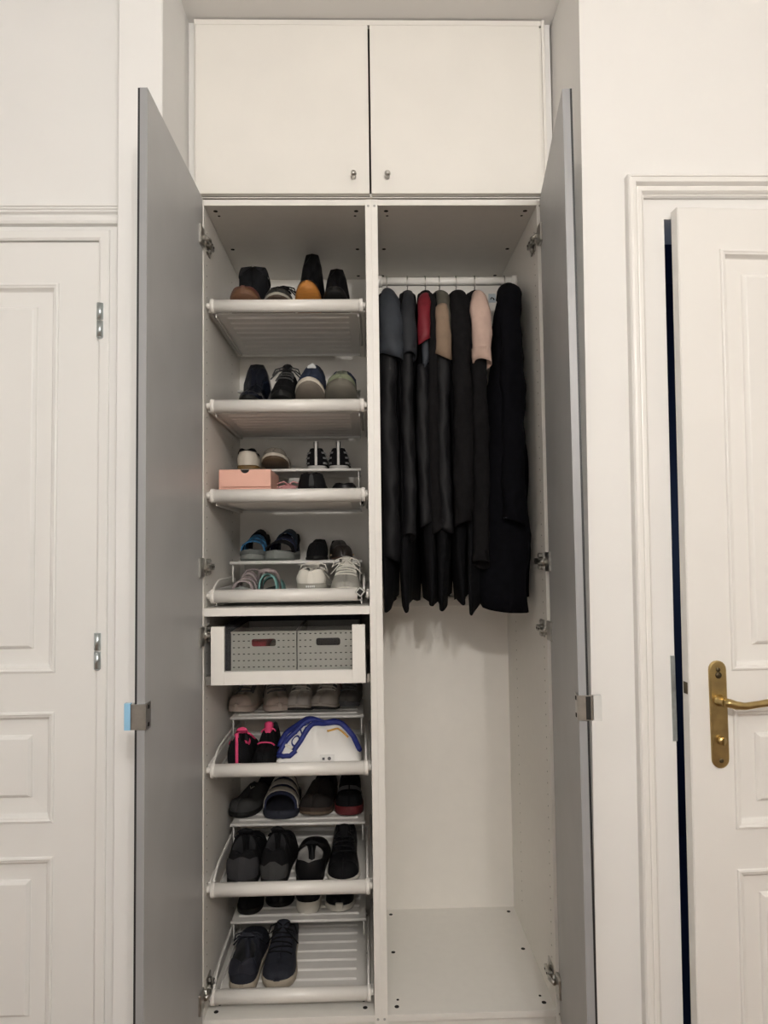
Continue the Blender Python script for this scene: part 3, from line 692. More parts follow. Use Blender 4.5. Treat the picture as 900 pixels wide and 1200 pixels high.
# --- tray 3
T3 = TIER[2][1]+0.001; P3 = PLATE[2]+0.002
crm = mat('cream_leather', hexc(205, 198, 184), 0.5, var=0.05)
add_shoe('slip_on_shoe', 'cream sneaker with black lining and gum sole above the pink box', Shoe(.25, .080, .070, .016, .012, .55, .01), -0.409, 0.275, T3, False, 0,
         upper=crm, lining=m_lin, sole=mat('gum_sole', hexc(112, 88, 48), 0.6), extra=lambda t, S: S.patch(0, 0.30, 0.80, 1.0, 0.003, wrap=True, nt=10).build('collar', BK, t))
add_shoe('slip_on_shoe', 'greige canvas shoe with pale rand beside the cream sneaker', Shoe(.25, .088, .072, .022, .018, .72, .012), -0.324, 0.275, T3, True, 6,
         upper=mat('greige_canvas', hexc(128, 122, 112), 0.85, var=0.08, bump=0.3), sole=mat('brown_gum', hexc(92, 74, 54), 0.6), midsole=crm)
stripew = mat('white_strap', (0.62, 0.61, 0.58), 0.6)
def lattice(t, S):
    for k in range(4):
        for sd in (1, -1):
            for j in range(3):
                u0 = 0.12+0.28*j
                S.patch(0.02+0.2*k, 0.15+0.2*k, u0, u0+0.10, 0.003, sides=(sd,), nt=3, nu=2).build('woven_band', stripew if k % 2 else mat('grey_strap', (0.20, 0.20, 0.20), 0.7), t)
    z = S.top(0.03)
    MB().box(-0.004, 0.004, -S.L/2-0.006, -S.L/2-0.003, 0.012, z+0.022, bev=0.001).build('heel_stripe', stripew, t)
    MB().box(-0.007, 0.007, -S.L/2-0.003, -S.L/2+0.001, z-0.02, z+0.020, bev=0.001).build('pull_tab', BK, t)
for cx, lab in ((-0.185, 'black woven sandal with white heel stripe, left of its pair'), (-0.113, 'black woven sandal with white heel stripe, right of its pair')):
    add_shoe('woven_sandal', lab, Shoe(.23, .074, .070, .012, .010, .5, .008), cx, 0.275, T3, False, 0, upper=BK, sole=mat('pale_grey_sole', (0.45, 0.44, 0.42), 0.6), extra=lattice, group='woven sandals with white heel stripes', cat='sandal')
# pink shoe box
pk = mat('pink_card', hexc(228, 178, 160), 0.7, var=0.03, scale=15)
bx = thing('shoe_box', 'small pink cardboard box with a flap lid and thumb notch', 'box', (-0.377, 0.2, P3))
bx0, bx1, by0, by1, bz0, bz1 = -0.4525, -0.3015, 0.060, 0.245, P3, P3+0.092
MB().box(bx0, bx1, by0, by1, bz0, bz1, bev=0.001).build('body', pk, bx)
pts = [(bx1, bz1), (bx1, bz1-0.050)]
for k in range(6): a = PI/2*k/5; pts.append((bx0+0.006+0.014*(1-math.sin(a)), bz1-0.050+0.014*(1-math.cos(a))))
pts += [(bx0+0.002, bz1)]
ncx = (bx0+bx1)/2+0.001
for k in range(9): a = PI*k/8; pts.append((ncx-0.013*math.cos(a), bz1-0.011*math.sin(a)))
n = len(pts); y0 = by0-0.006
m = MB().add([(x, y0, z) for x, z in pts] + [(x, by0, z) for x, z in pts], [tuple(range(n)), tuple(range(2*n-1, n-1, -1))] + [(k, (k+1) % n, n+(k+1) % n, n+k) for k in range(n)])
m.build('flap_lid', pk, bx)
pts = [(ncx-0.0125*math.cos(PI*k/8), bz1-0.0105*math.sin(PI*k/8)) for k in range(9)]
MB().add([(x, by0-0.0012, z) for x, z in pts] + [(x, by0, z) for x, z in pts], [tuple(range(9)), tuple(range(17, 8, -1))] + [(k, (k+1) % 9, 9+(k+1) % 9, 9+k) for k in range(9)]).build('thumb_notch', m_dark, bx)
pkl = mat('pink_lace', hexc(206, 150, 150), 0.8)
add_shoe('sneaker', 'grey sneaker with pink laces right of the pink box', Shoe(.20, .068, .055, .014, .012, .6, .008), -0.268, 0.10, P3, True, 0, upper=mat('grey_mesh', hexc(140, 132, 130), 0.85, bump=0.3), sole=crm, laces=pkl, bow=True, tongue=pkl)
add_shoe('ballet_flat', 'plain black court shoe in the middle of the pink box tray', Shoe(.24, .098, .088, .012, .010, .6, .006), -0.187, 0.10, P3, False, 0, upper=BK, sole=BS, heel_tab=(BL, .3, .95))
add_shoe('ballet_flat', 'low black flat shoe at the right end of the pink box tray', Shoe(.23, .100, .056, .010, .010, .62, .004), -0.090, 0.10, P3, False, 0, upper=BL, sole=BS)
# --- tray 4
T4 = TIER[3][1]+0.001; P4 = PLATE[3]+0.002
m_blue = mat('blue_print_strap', hexc(30, 92, 132), 0.7, var=0.8, scale=90)
m_nav2 = mat('navy_strap', hexc(20, 28, 58), 0.75, var=0.3, scale=60)
gsol = mat('grey_foam_sole', hexc(128, 132, 128), 0.7, var=0.06)
gfoot = mat('grey_footbed', hexc(96, 100, 98), 0.8)
def band(S, t0, t1, h, m_, t, name='strap', thk=0.004, w=1.0, nt=4, na=10):
    """arched strap over the footbed between t0 and t1"""
    rings = []
    for i in range(nt+1):
        tt = t0+(t1-t0)*i/nt; y = S.L*(tt-0.5); hw = S.hw(tt)*w; zb = S.zb(tt)-0.002
        hh = h[0]+(h[1]-h[0])*i/nt
        out = [(hw*math.cos(PI*k/na) if abs(math.cos(PI*k/na)) > 1e-6 else 0, y, zb+hh*math.sin(PI*k/na)**0.7) for k in range(na+1)]
        inn = [((hw-thk)*math.cos(PI*k/na), y, zb+(hh-thk)*math.sin(PI*k/na)**0.7) for k in range(na, -1, -1)]
        rings.append([Vector(p) for p in out+inn])
    return MB().loft(rings).build(name, m_, t)
def sandal(name, label, spec, cx, near, z, toe_us, sole, foot, bands, heelband=None, tilt=0, yawd=0, group=None, midsole=None):
    S = spec
    t = thing(name, label, 'sandal', (cx, near+S.L/2, z+S.L/2*math.sin(math.radians(tilt))), (math.radians(tilt), 0, (PI if toe_us else 0)+math.radians(yawd)), group, local=True)
    if midsole: S.sole_mesh(0, .5).build('outsole', sole, t); S.sole_mesh(.5, 1.0, 1.02).build('midsole', midsole, t)
    else: S.sole_mesh().build('sole', sole, t)
    rings = []
    for q in SS:
        h = S.hw(q)*0.93; y = S.L*(q-0.5)*0.98; zz = S.zb(q)
        rings.append([(-h, y, zz), (-h*0.5, y, zz+0.002), (h*0.5, y, zz+0.002), (h, y, zz), (h, y, zz-0.004), (-h, y, zz-0.004)])
    MB().loft(rings).build('footbed', foot, t)
    for b in bands: band(S, b[0], b[1], b[2], b[3], t, b[4] if len(b) > 4 else 'strap')
    if heelband:
        h, m_, r = heelband; y0 = -S.L/2; w_ = S.W*0.36
        pts = [(-w_, S.L*(-0.12), S.heel+0.005), (-w_, y0+S.L*0.2, h*0.8), (-w_*0.75, y0+0.018, h), (0, y0+0.004, h*1.06), (w_*0.75, y0+0.018, h), (w_, y0+S.L*0.2, h*0.8), (w_, S.L*(-0.12), S.heel+0.005)]
        MB().tube(pts, r, 8, flat=1.0).build('heel_strap', m_, t)
    return t
SP = lambda **k: Shoe(k.get('L', .24), k.get('W', .09), .06, k.get('heel', .026), k.get('toe', .02), .5, k.get('spring', .01))
sandal('strap_sandal', 'blue-patterned trekking sandal with grey sole, left end of its shelf', SP(L=.24, W=.086, heel=.034, toe=.030), -0.396, 0.275, T4, True, gsol, m_lin,
       [(.42, .60, (.062, .050), m_blue, 'blue_strap'), (.66, .84, (.046, .036), m_blue), (.12, .42, (.078, .066), BK, 'ankle_strap')], (.085, BK, .007), midsole=gfoot)
sandal('strap_sandal', 'navy trekking sandal with grey sole beside the blue-patterned one', SP(L=.24, W=.098, heel=.032, toe=.026), -0.304, 0.275, T4, True, gsol, m_lin,
       [(.40, .58, (.060, .050), m_nav2, 'navy_strap'), (.64, .82, (.046, .036), BK), (.12, .40, (.080, .070), mat('blue_black_strap', (0.012, 0.03, 0.06), 0.8, var=.6, scale=80), 'ankle_strap')], (.085, BK, .007), yawd=-6)
add_shoe('ballet_flat', 'rounded black suede shoe right of the trekking sandals', Shoe(.24, .073, .072, .012, .010, .85, .006), -0.189, 0.275, T4, True, 0, upper=BK, sole=BS)
def chain(t, S):
    m = MB(); p0 = S.outer(.80, .3, .004)
    for k in range(9):
        a = -1+2*k/8; m.lathe([(-.004, .001), (-.002, .0038), (.002, .0038), (.004, .001)], (p0.x*a, p0.y+.012*(1-a*a), S.zb(.85)+.008+.004*(k % 2)), (1, 0, .3), 8)
    m.build('bead_trim', mat('bronze_beads', (0.30, 0.22, 0.14), 0.35, 0.7), t)
add_shoe('ballet_flat', 'dark brown leather shoe with bead trim at the right of its shelf', Shoe(.24, .077, .068, .010, .008, .75, .004), -0.115, 0.275, T4, True, 0, yawd=7, upper=mat('dark_brown_leather', hexc(44, 38, 35), 0.4, var=.2), sole=mat('brown_flat_sole', hexc(70, 52, 42), 0.6), extra=chain)
gpk = mat('grey_pink_strap', hexc(150, 138, 138), 0.7, var=0.2, scale=60)
teal = mat('teal_strap', hexc(112, 158, 154), 0.65, var=0.2, scale=50)
dkf = mat('dark_teal_footbed', hexc(50, 62, 62), 0.7)
sandal('sport_sandal', 'grey and pink sport sandal at the left of the damaged tray', SP(L=.235, W=.074, heel=.018, toe=.016, spring=.022), -0.392, 0.075, P4, True, gsol, dkf,
       [(.52, .66, (.052, .046), gpk), (.84, .90, (.036, .030), gpk, 'toe_strap'), (.30, .46, (.064, .058), gpk, 'ankle_strap')], (.078, gpk, .004))
sandal('sport_sandal', 'teal and grey sport sandal beside the grey-pink one', SP(L=.235, W=.078, heel=.018, toe=.016), -0.318, 0.075, P4, False, gsol, dkf,
       [(.10, .26, (.060, .056), teal), (.50, .70, (.050, .044), teal), (.30, .44, (.072, .066), gpk, 'ankle_strap')], (.080, gpk, .006))
wht = mat('white_sneaker_leather', hexc(214, 210, 200), 0.55, var=0.03)
lgr = mat('light_grey_knit', hexc(164, 162, 154), 0.8, var=0.06, scale=120, bump=0.3)
sgr = mat('stone_midsole', hexc(150, 148, 138), 0.6, var=0.04)
def heelmark(t, S):
    m = MB()
    for k in range(5): m.box(-0.013+0.0055*k, -0.0095+0.0055*k, -S.L/2*1.01-0.0035, -S.L/2*1.01+0.003, .034, .039)
    m.build('heel_print', mat('white_print', (0.75, 0.75, 0.73), 0.5), t)
add_shoe('sneaker', 'pale grey sneaker turned heel outward with a white heel panel', Shoe(.27, .098, .088, .045, .030, .6, .012), -0.189, 0.062, P4, False, 0, upper=lgr, sole=sgr, midsole=sgr, heel_tab=(wht, .02, .95), laces=wht, tongue=wht, bow=True, extra=heelmark)
add_shoe('sneaker', 'white laced sneaker pointing outward at the damaged bar end', Shoe(.27, .098, .100, .028, .024, .5, .010), -0.089, 0.062, P4, True, 0, upper=lgr, sole=sgr, midsole=wht, laces=wht, nl=6, tongue=wht, bow=True, eyestay=lgr)
# --- tray 5 : upper shelf with white trainers, front with pink/black shoes and a bag
T5 = TIER[4][1]+0.001; P5 = PLATE[4]+0.002
ofw = mat('off_white_mesh', hexc(186, 178, 168), 0.75, var=0.1, scale=60, bump=0.3)
pw = mat('pinkish_white_leather', hexc(196, 180, 170), 0.5, var=0.05)
gy = mat('grey_overlay', hexc(96, 96, 98), 0.6, var=0.2)
bsl = mat('black_rubber', (0.02, 0.02, 0.02), 0.6)
add_shoe('trainer', 'off-white trainer with grey overlays, leftmost under the drawer', Shoe(.25, .086, .088, .024, .020, .62, .012), -0.424, 0.285, T5, True, 0, yawd=-10, upper=ofw, sole=pw, laces=gy, tongue=nvy, eyestay=gy, toe_cap=(pw, .86))
add_shoe('trainer', 'off-white trainer with navy side patch, second under the drawer', Shoe(.25, .092, .088, .024, .020, .55, .012), -0.338, 0.285, T5, True, 0, yawd=14, upper=ofw, sole=pw, laces=gy, tongue=nvy, stripes=(nvy, 2), toe_cap=(pw, .88))
add_shoe('trainer', 'glossy white trainer with black outsole, third under the drawer', Shoe(.25, .094, .088, .020, .016, .58, .014), -0.246, 0.288, T5, True, 0, yawd=-4, upper=mat('glossy_white_synthetic', hexc(206, 200, 194), 0.3, var=0.06), sole=bsl, midsole=ofw, laces=wht, tongue=wht, eyestay=gy)
add_shoe('trainer', 'white trainer with black outsole and red mark, fourth under the drawer', Shoe(.25, .094, .088, .020, .016, .58, .016), -0.155, 0.292, T5, True, 0, yawd=-12, upper=mat('white_mesh_b', hexc(192, 184, 176), 0.6, var=0.08), sole=bsl, midsole=ofw, laces=wht, tongue=wht, stripes=(mat('red_mark', hexc(150, 40, 40), 0.6), 1), eyestay=gy)
add_shoe('trainer', 'dim grey trainer set back at the right end under the drawer', Shoe(.20, .078, .075, .018, .016, .55, .01), -0.086, 0.345, T5, True, 0, yawd=-8, upper=mat('dim_grey_mesh', hexc(110, 106, 102), 0.8, var=0.1), sole=gy, laces=gy)
hot = mat('hot_pink', hexc(222, 70, 118), 0.65, var=0.08)
def pinkx(t, S):
    MB().box(-0.004, 0.004, -S.L/2-0.004, -S.L/2, .016, S.top(.03)+.002, bev=.001).build('heel_stripe', hot, t)
    S.patch(.05, .30, .86, .99, .003).build('collar_trim', hot, t)
add_shoe('sport_shoe', 'black shoe with a hot-pink heel stripe beside the drawstring bag tray rail', Shoe(.22, .074, .085, .014, .012, .55, .008), -0.403, 0.066, P5, False, 0, upper=BK, sole=BS, laces=hot, tongue=hot, loop=hot, extra=pinkx)
add_shoe('sport_shoe', 'black shoe with hot-pink tongue next to the white bag', Shoe(.22, .074, .088, .014, .012, .55, .008), -0.330, 0.066, P5, True, 0, upper=BK, sole=BS, laces=hot, tongue=hot, nl=2)
# drawstring bag
bag = thing('drawstring_bag', 'white drawstring bag with royal blue cords and a small tag', 'bag', (-0.175, 0.17, P5))
m_bag = mat('white_nylon', hexc(226, 224, 220), 0.5, var=0.03, scale=12, bump=0.5, bscale=25)
m_cord = mat('royal_blue_cord', hexc(24, 38, 110), 0.6, var=0.15, scale=60)
bx0, bx1, by0, by1, bz0 = -0.298, -0.046, 0.058, 0.300, P5
def bag_h(u, v):
    """u along X 0..1, v along Y 0..1 -> height"""
    e = max(0, 1-abs(2*u-1)**3.2)**0.55; f = max(0, 1-abs(2*v-1)**2.6)**0.6
    sk = 0.78+0.22*math.exp(-((u-0.42)/0.33)**2)
    return 0.112*e*f*sk*(1+0.05*math.sin(u*17+v*4)+0.04*math.sin(v*15-u*6))
NU, NV = 34, 24
vs, fs = [], []
def bag_pt(u, v, off=0.0):
    return Vector((bx0+(bx1-bx0)*u, by0+(by1-by0)*(v*0.98+0.02*math.sin(u*9)), bz0+0.004+bag_h(u, v)+off))
for j in range(NV+1):
    for i in range(NU+1): vs.append(bag_pt(i/NU, j/NV))
nb = len(vs)
for j in range(NV+1):
    for i in range(NU+1): vs.append(Vector((bx0+(bx1-bx0)*i/NU, by0+(by1-by0)*j/NV, bz0)))
for j in range(NV):
    for i in range(NU):
        a = j*(NU+1)+i; fs.append((a, a+1, a+NU+2, a+NU+1)); fs.append((nb+a, nb+a+NU+1, nb+a+NU+2, nb+a+1))
edge = [i for i in range(NU+1)] + [j*(NU+1)+NU for j in range(1, NV+1)] + [NV*(NU+1)+i for i in range(NU-1, -1, -1)] + [j*(NU+1) for j in range(NV-1, 0, -1)]
for a, b in zip(edge, edge[1:]+edge[:1]): fs.append((a, nb+a, nb+b, b))
MB().add(vs, fs, 0, True).build('body', m_bag, bag)
def cord(uv, r=0.0075):
    pts = []
    for (u0, v0), (u1, v1) in zip(uv, uv[1:]):
        for k in range(6): f = k/6; pts.append(bag_pt(u0+(u1-u0)*f, v0+(v1-v0)*f, r*0.7))
    pts.append(bag_pt(*uv[-1], r*0.7))
    return MB().tube(pts, r, 8)
cord([(.02, .42), (.10, .50), (.30, .42), (.55, .36), (.75, .40), (.90, .36), (.97, .22)], .009).build('cord', m_cord, bag)
cord([(.05, .10), (.14, .20), (.30, .30), (.50, .40), (.66, .46), (.86, .40), (.96, .26)]).build('cord', m_cord, bag)
cord([(.22, .06), (.30, .12), (.42, .24), (.58, .36), (.74, .44), (.92, .34)]).build('cord', m_cord, bag)
cord([(.04, .09), (.10, .045), (.18, .035), (.25, .06)], .007).build('cord_end', m_cord, bag)
MB().tube([bag_pt(.02, .32, .004), bag_pt(.10, .16, .006), bag_pt(.22, .07, .006)], .0045, 8).build('white_cord', wht, bag)
cord([(.60, .25), (.72, .30), (.84, .26)], .003).build('gold_trim', mat('gold_trim', hexc(196, 150, 70), 0.6), bag)
tg = MB(); a = bag_pt(.53, .035, .002)
tg.box(a.x, a.x+.040, by0-0.006, by0-0.0045, bz0+.022, bz0+.046).build('paper_tag', mat('tag_paper', (0.72, 0.71, 0.69), 0.6), bag)
MB().box(a.x+.006, a.x+.013, by0-0.0066, by0-0.006, bz0+.031, bz0+.038).build('tag_print', mat('tag_ink', (0.10, 0.10, 0.11), 0.6), bag)
MB().lathe([(0, .005), (.0006, .005)], (a.x+.026, by0-.006, bz0+.035), (0, -1, 0), 12).build('tag_print', mat('tag_ink', (0.10, 0.10, 0.11), 0.6), bag)
# lettering between the cords
try:
    cu = bpy.data.curves.new('lettering', 'FONT'); cu.body = 'OZO'; cu.size = 0.034; cu.extrude = 0.0006; cu.align_x = 'CENTER'
    to = bpy.data.objects.new('tmp_text', cu); C.objects.link(to); bpy.context.view_layer.update()
    me = bpy.data.meshes.new_from_object(to.evaluated_get(bpy.context.evaluated_depsgraph_get()))
    ca, sa = math.cos(0.95), math.sin(0.95)
    for v in me.vertices:
        x, y = v.co.x*ca - v.co.y*sa, v.co.x*sa + v.co.y*ca
        u, vv = 0.33+x/(bx1-bx0), 0.20+y/(by1-by0)
        p = bag_pt(u, vv, 0.0022 + v.co.z); v.co = (p.x-ORG[bag.name][0], p.y-ORG[bag.name][1], p.z-ORG[bag.name][2])
    me.materials.append(m_cord)
    lo = bpy.data.objects.new('lettering', me); C.objects.link(lo); lo.parent = bag
    bpy.data.objects.remove(to)
except Exception as ex: print('text', ex)
# --- tray 6
T6 = TIER[5][1]+0.001; P6 = PLATE[5]+0.002
chg = mat('charcoal_felt', hexc(56, 56, 56), 0.9, var=0.15, bump=0.3)
def slide(label, cx, near, z, bandm, stripem, solem, footm, yawd=0, W=.11, L=.27, toe_us=False, b=(.46, .80), h=(.075, .055), ns=3):
    S = Shoe(L, W, .06, .03, .024, .5, .008)
    t = thing('slide_sandal', label, 'sandal', (cx, near+L/2, z), (0, 0, (PI if toe_us else 0)+math.radians(yawd)), None, local=True)
    S.sole_mesh().build('sole', solem, t)
    rings = [[(-S.hw(q)*.92, S.L*(q-.5)*.97, S.zb(q)), (-S.hw(q)*.5, S.L*(q-.5)*.97, S.zb(q)+.001), (S.hw(q)*.5, S.L*(q-.5)*.97, S.zb(q)+.001), (S.hw(q)*.92, S.L*(q-.5)*.97, S.zb(q)), (S.hw(q)*.92, S.L*(q-.5)*.97, S.zb(q)-.004), (-S.hw(q)*.92, S.L*(q-.5)*.97, S.zb(q)-.004)] for q in SS]
    MB().loft(rings).build('footbed', footm, t)
    band(S, b[0], b[1], h, bandm, t, 'band', thk=.006)
    for k in range(ns):
        f0 = .10+k*.31; f1 = f0+.19; d = b[1]-b[0]; hh = lambda f: h[0]+(h[1]-h[0])*f+.0025
        band(S, b[0]+d*f0, b[0]+d*f1, (hh(f0), hh(f1)), stripem, t, 'stripe', thk=.004, w=1.015)
    return t
slide('striped slide sandal, pale bands over navy, below the white bag', -0.307, 0.275, T6, m_nav2, mat('pale_grey_stripe', hexc(168, 164, 156), 0.6), mat('navy_sole', (0.014, 0.017, 0.03), 0.7), mat('navy_footbed', (0.012, 0.014, 0.024), 0.8), -3, .116, .24, toe_us=True, b=(.42, .84), h=(.094, .052))
def vlogo(t, S):
    p = S.outer(.55, 1.0, .004)
    MB().tube([(-.008, p.y, p.z+.004), (0, p.y+.012, p.z), (.008, p.y, p.z+.004)], .0014, 5).build('logo', wht, t)
add_shoe('slipper', 'charcoal closed slipper left of the striped slide', Shoe(.25, .10, .070, .018, .016, .75, .004, dip=.55), -0.412, 0.300, T6, True, 0, yawd=-18, upper=chg, sole=BS, extra=vlogo)
add_shoe('clog', 'dark brown clog with beige sole right of the striped slide', Shoe(.245, .110, .082, .026, .022, .78, .012, dip=.5), -0.190, 0.292, T6, True, 0, yawd=-8, upper=mat('dark_brown_suede', hexc(34, 29, 27), 0.9, var=.2), sole=mat('beige_sole', hexc(96, 82, 66), 0.7), midsole=mat('brown_rand', hexc(62, 48, 40), 0.7))
add_shoe('clog', 'black slipper with dark red sole at the right end below the bag', Shoe(.25, .095, .088, .030, .026, .80, .010, dip=.6), -0.092, 0.290, T6, True, 0, upper=BK, sole=mat('dark_red_sole', hexc(92, 26, 30), 0.55), extra=lambda t, S: S.patch(.60, .66, .15, 1.0, .003, nt=2).build('piping', gy, t))
wsol = mat('white_rubber_sole', hexc(206, 202, 192), 0.6, var=.04)
dgh = mat('dark_grey_heel', hexc(44, 44, 47), 0.7)
add_shoe('sneaker', 'bulky black sneaker with grey heel, leftmost behind the second-lowest bar', Shoe(.28, .106, .105, .024, .02, .62, .012), -0.398, 0.062, P6, False, 0, yawd=3, upper=BK, sole=BS, heel_tab=(dgh, .0, .7), tongue=BK, laces=BK)
add_shoe('sneaker', 'black sneaker with grey knit heel, second behind the second-lowest bar', Shoe(.28, .092, .108, .022, .02, .6, .012), -0.302, 0.062, P6, False, 0, upper=BK, sole=BS, heel_tab=(chg, .0, .45), tongue=BK, laces=BK)
add_shoe('slip_on_shoe', 'black slip-on with pale grey insole, third behind the second-lowest bar', Shoe(.27, .092, .072, .018, .016, .6, .010, ankle=.34, dip=.9), -0.200, 0.062, P6, False, 0, upper=BL, lining=mat('grey_lining', hexc(130, 128, 126), 0.85), sole=BS, tongue=BK)
add_shoe('sneaker', 'black sneaker with thin white sole edge, rightmost on its tray', Shoe(.275, .098, .090, .020, .014, .55, .006), -0.104, 0.062, P6, True, 0, upper=BL, sole=wsol, tongue=BK, laces=BK, toe_cap=(BK, .84))
# --- tray 7
T7 = TIER[6][1]+0.001; P7 = PLATE[6]+0.002
add_shoe('sneaker', 'all-black shoe at the left of the lowest upper shelf', Shoe(.24, .082, .088, .020, .016, .6, .008), -0.412, 0.285, T7, True, 0, upper=BK, sole=BS)
add_shoe('sneaker', 'black shoe set back between the all-black one and the white-soled pair', Shoe(.215, .092, .075, .016, .014, .6, .006), -0.322, 0.330, T7, True, 0, upper=BL, sole=BS)
add_shoe('sneaker', 'black sneaker with thick white heel sole on the lowest upper shelf', Shoe(.24, .090, .085, .036, .024, .6, .008), -0.225, 0.295, T7, False, 0, upper=BL, sole=wsol)
def whitepatch(t, S): MB().box(-.012, .012, S.L/2*1.01-.006, S.L/2*1.01+.003, S.z0(1)+.006, S.z0(1)+.026, bev=.002).build('toe_bumper', wsol, t)
add_shoe('sneaker', 'black sneaker with white toe bumper on the lowest upper shelf', Shoe(.24, .098, .085, .022, .018, .6, .006), -0.125, 0.295, T7, True, 0, upper=BL, sole=wsol, extra=whitepatch)
ndk = mat('navy_dark_canvas', (0.011, 0.013, 0.022), 0.8, var=.2, scale=100, bump=.3)
bei = mat('beige_rubber', hexc(160, 150, 134), 0.65, var=.05)
add_shoe('sneaker', 'navy sneaker turned heel outward on the lowest tray', Shoe(.28, .094, .092, .026, .022, .6, .010), -0.392, 0.062, P7, False, 0, upper=ndk, sole=bei, heel_tab=(mat('navy_leather_tab', (0.014, 0.016, 0.026), 0.4), .35, .97), tongue=ndk, laces=ndk, bow=True)
add_shoe('sneaker', 'navy laced sneaker pointing outward on the lowest tray', Shoe(.28, .102, .094, .028, .024, .55, .010), -0.293, 0.062, P7, True, 0, upper=ndk, sole=bei, tongue=ndk, laces=BK, nl=6, bow=True, eyestay=ndk, toe_cap=(ndk, .84))

# ================================================================ RAIL, HANGERS, CLOTHES
RZc, RYc = 2.224, 0.28
rail = thing('clothes_rail', 'white round clothes rail across the right wardrobe unit', 'clothes rail', (0.25, RYc, RZc))
MB().tube([(0.021, RYc, RZc), (0.479, RYc, RZc)], 0.0135, 20).build('tube', m_bar, rail)
for xa, xb in ((0.0185, 0.036), (0.481, 0.462)):
    MB().tube([(xa, RYc, RZc), (xb, RYc, RZc)], 0.0185, 20).build('end_socket', m_bar, rail)
m_wire = mat('hanger_wire', (0.40, 0.38, 0.35), 0.3, 1.0)
m_hang = mat('hanger_body', (0.09, 0.085, 0.08), 0.6)
HLAB = ['wire-hook hanger under the blue-grey jacket', 'wire-hook hanger under the dark slate jacket', 'wire-hook hanger of the jacket with red lining', 'wire-hook hanger of the beige-sleeved jacket',
        'wire-hook hanger of the plain charcoal jacket', 'wire-hook hanger of the pink-sleeved jacket', 'wire-hook hanger holding the large black coat']
HX = [0.0505, 0.118, 0.177, 0.223, 0.278, 0.339, 0.438]
def hanger(i, x, skew):
    t = thing('clothes_hanger', HLAB[i], 'hanger', (x, RYc, RZc), group='clothes hangers on the rail')
    pts = []
    for k in range(11):
        a = math.radians(-40+k*24); pts.append((x+0.0*k, RYc+0.0165*math.cos(a), RZc+0.0165*math.sin(a)+0.0005))
    pts = pts[:10]
    pts += [(x+0.0008, RYc-0.010, RZc-0.022), (x, RYc, RZc-0.034), (x, RYc, RZc-0.060)]
    MB().tube(pts, 0.0018, 8).build('hook', m_wire, t)
    MB().tube([(x, RYc+s_*0.15, RZc-0.112) if s_ else (x, RYc, RZc-0.062) for s_ in (-1, 0, 1)], [0.006, 0.008, 0.006], 8, flat=0.6).build('shoulder_bar', m_hang, t)
    return t
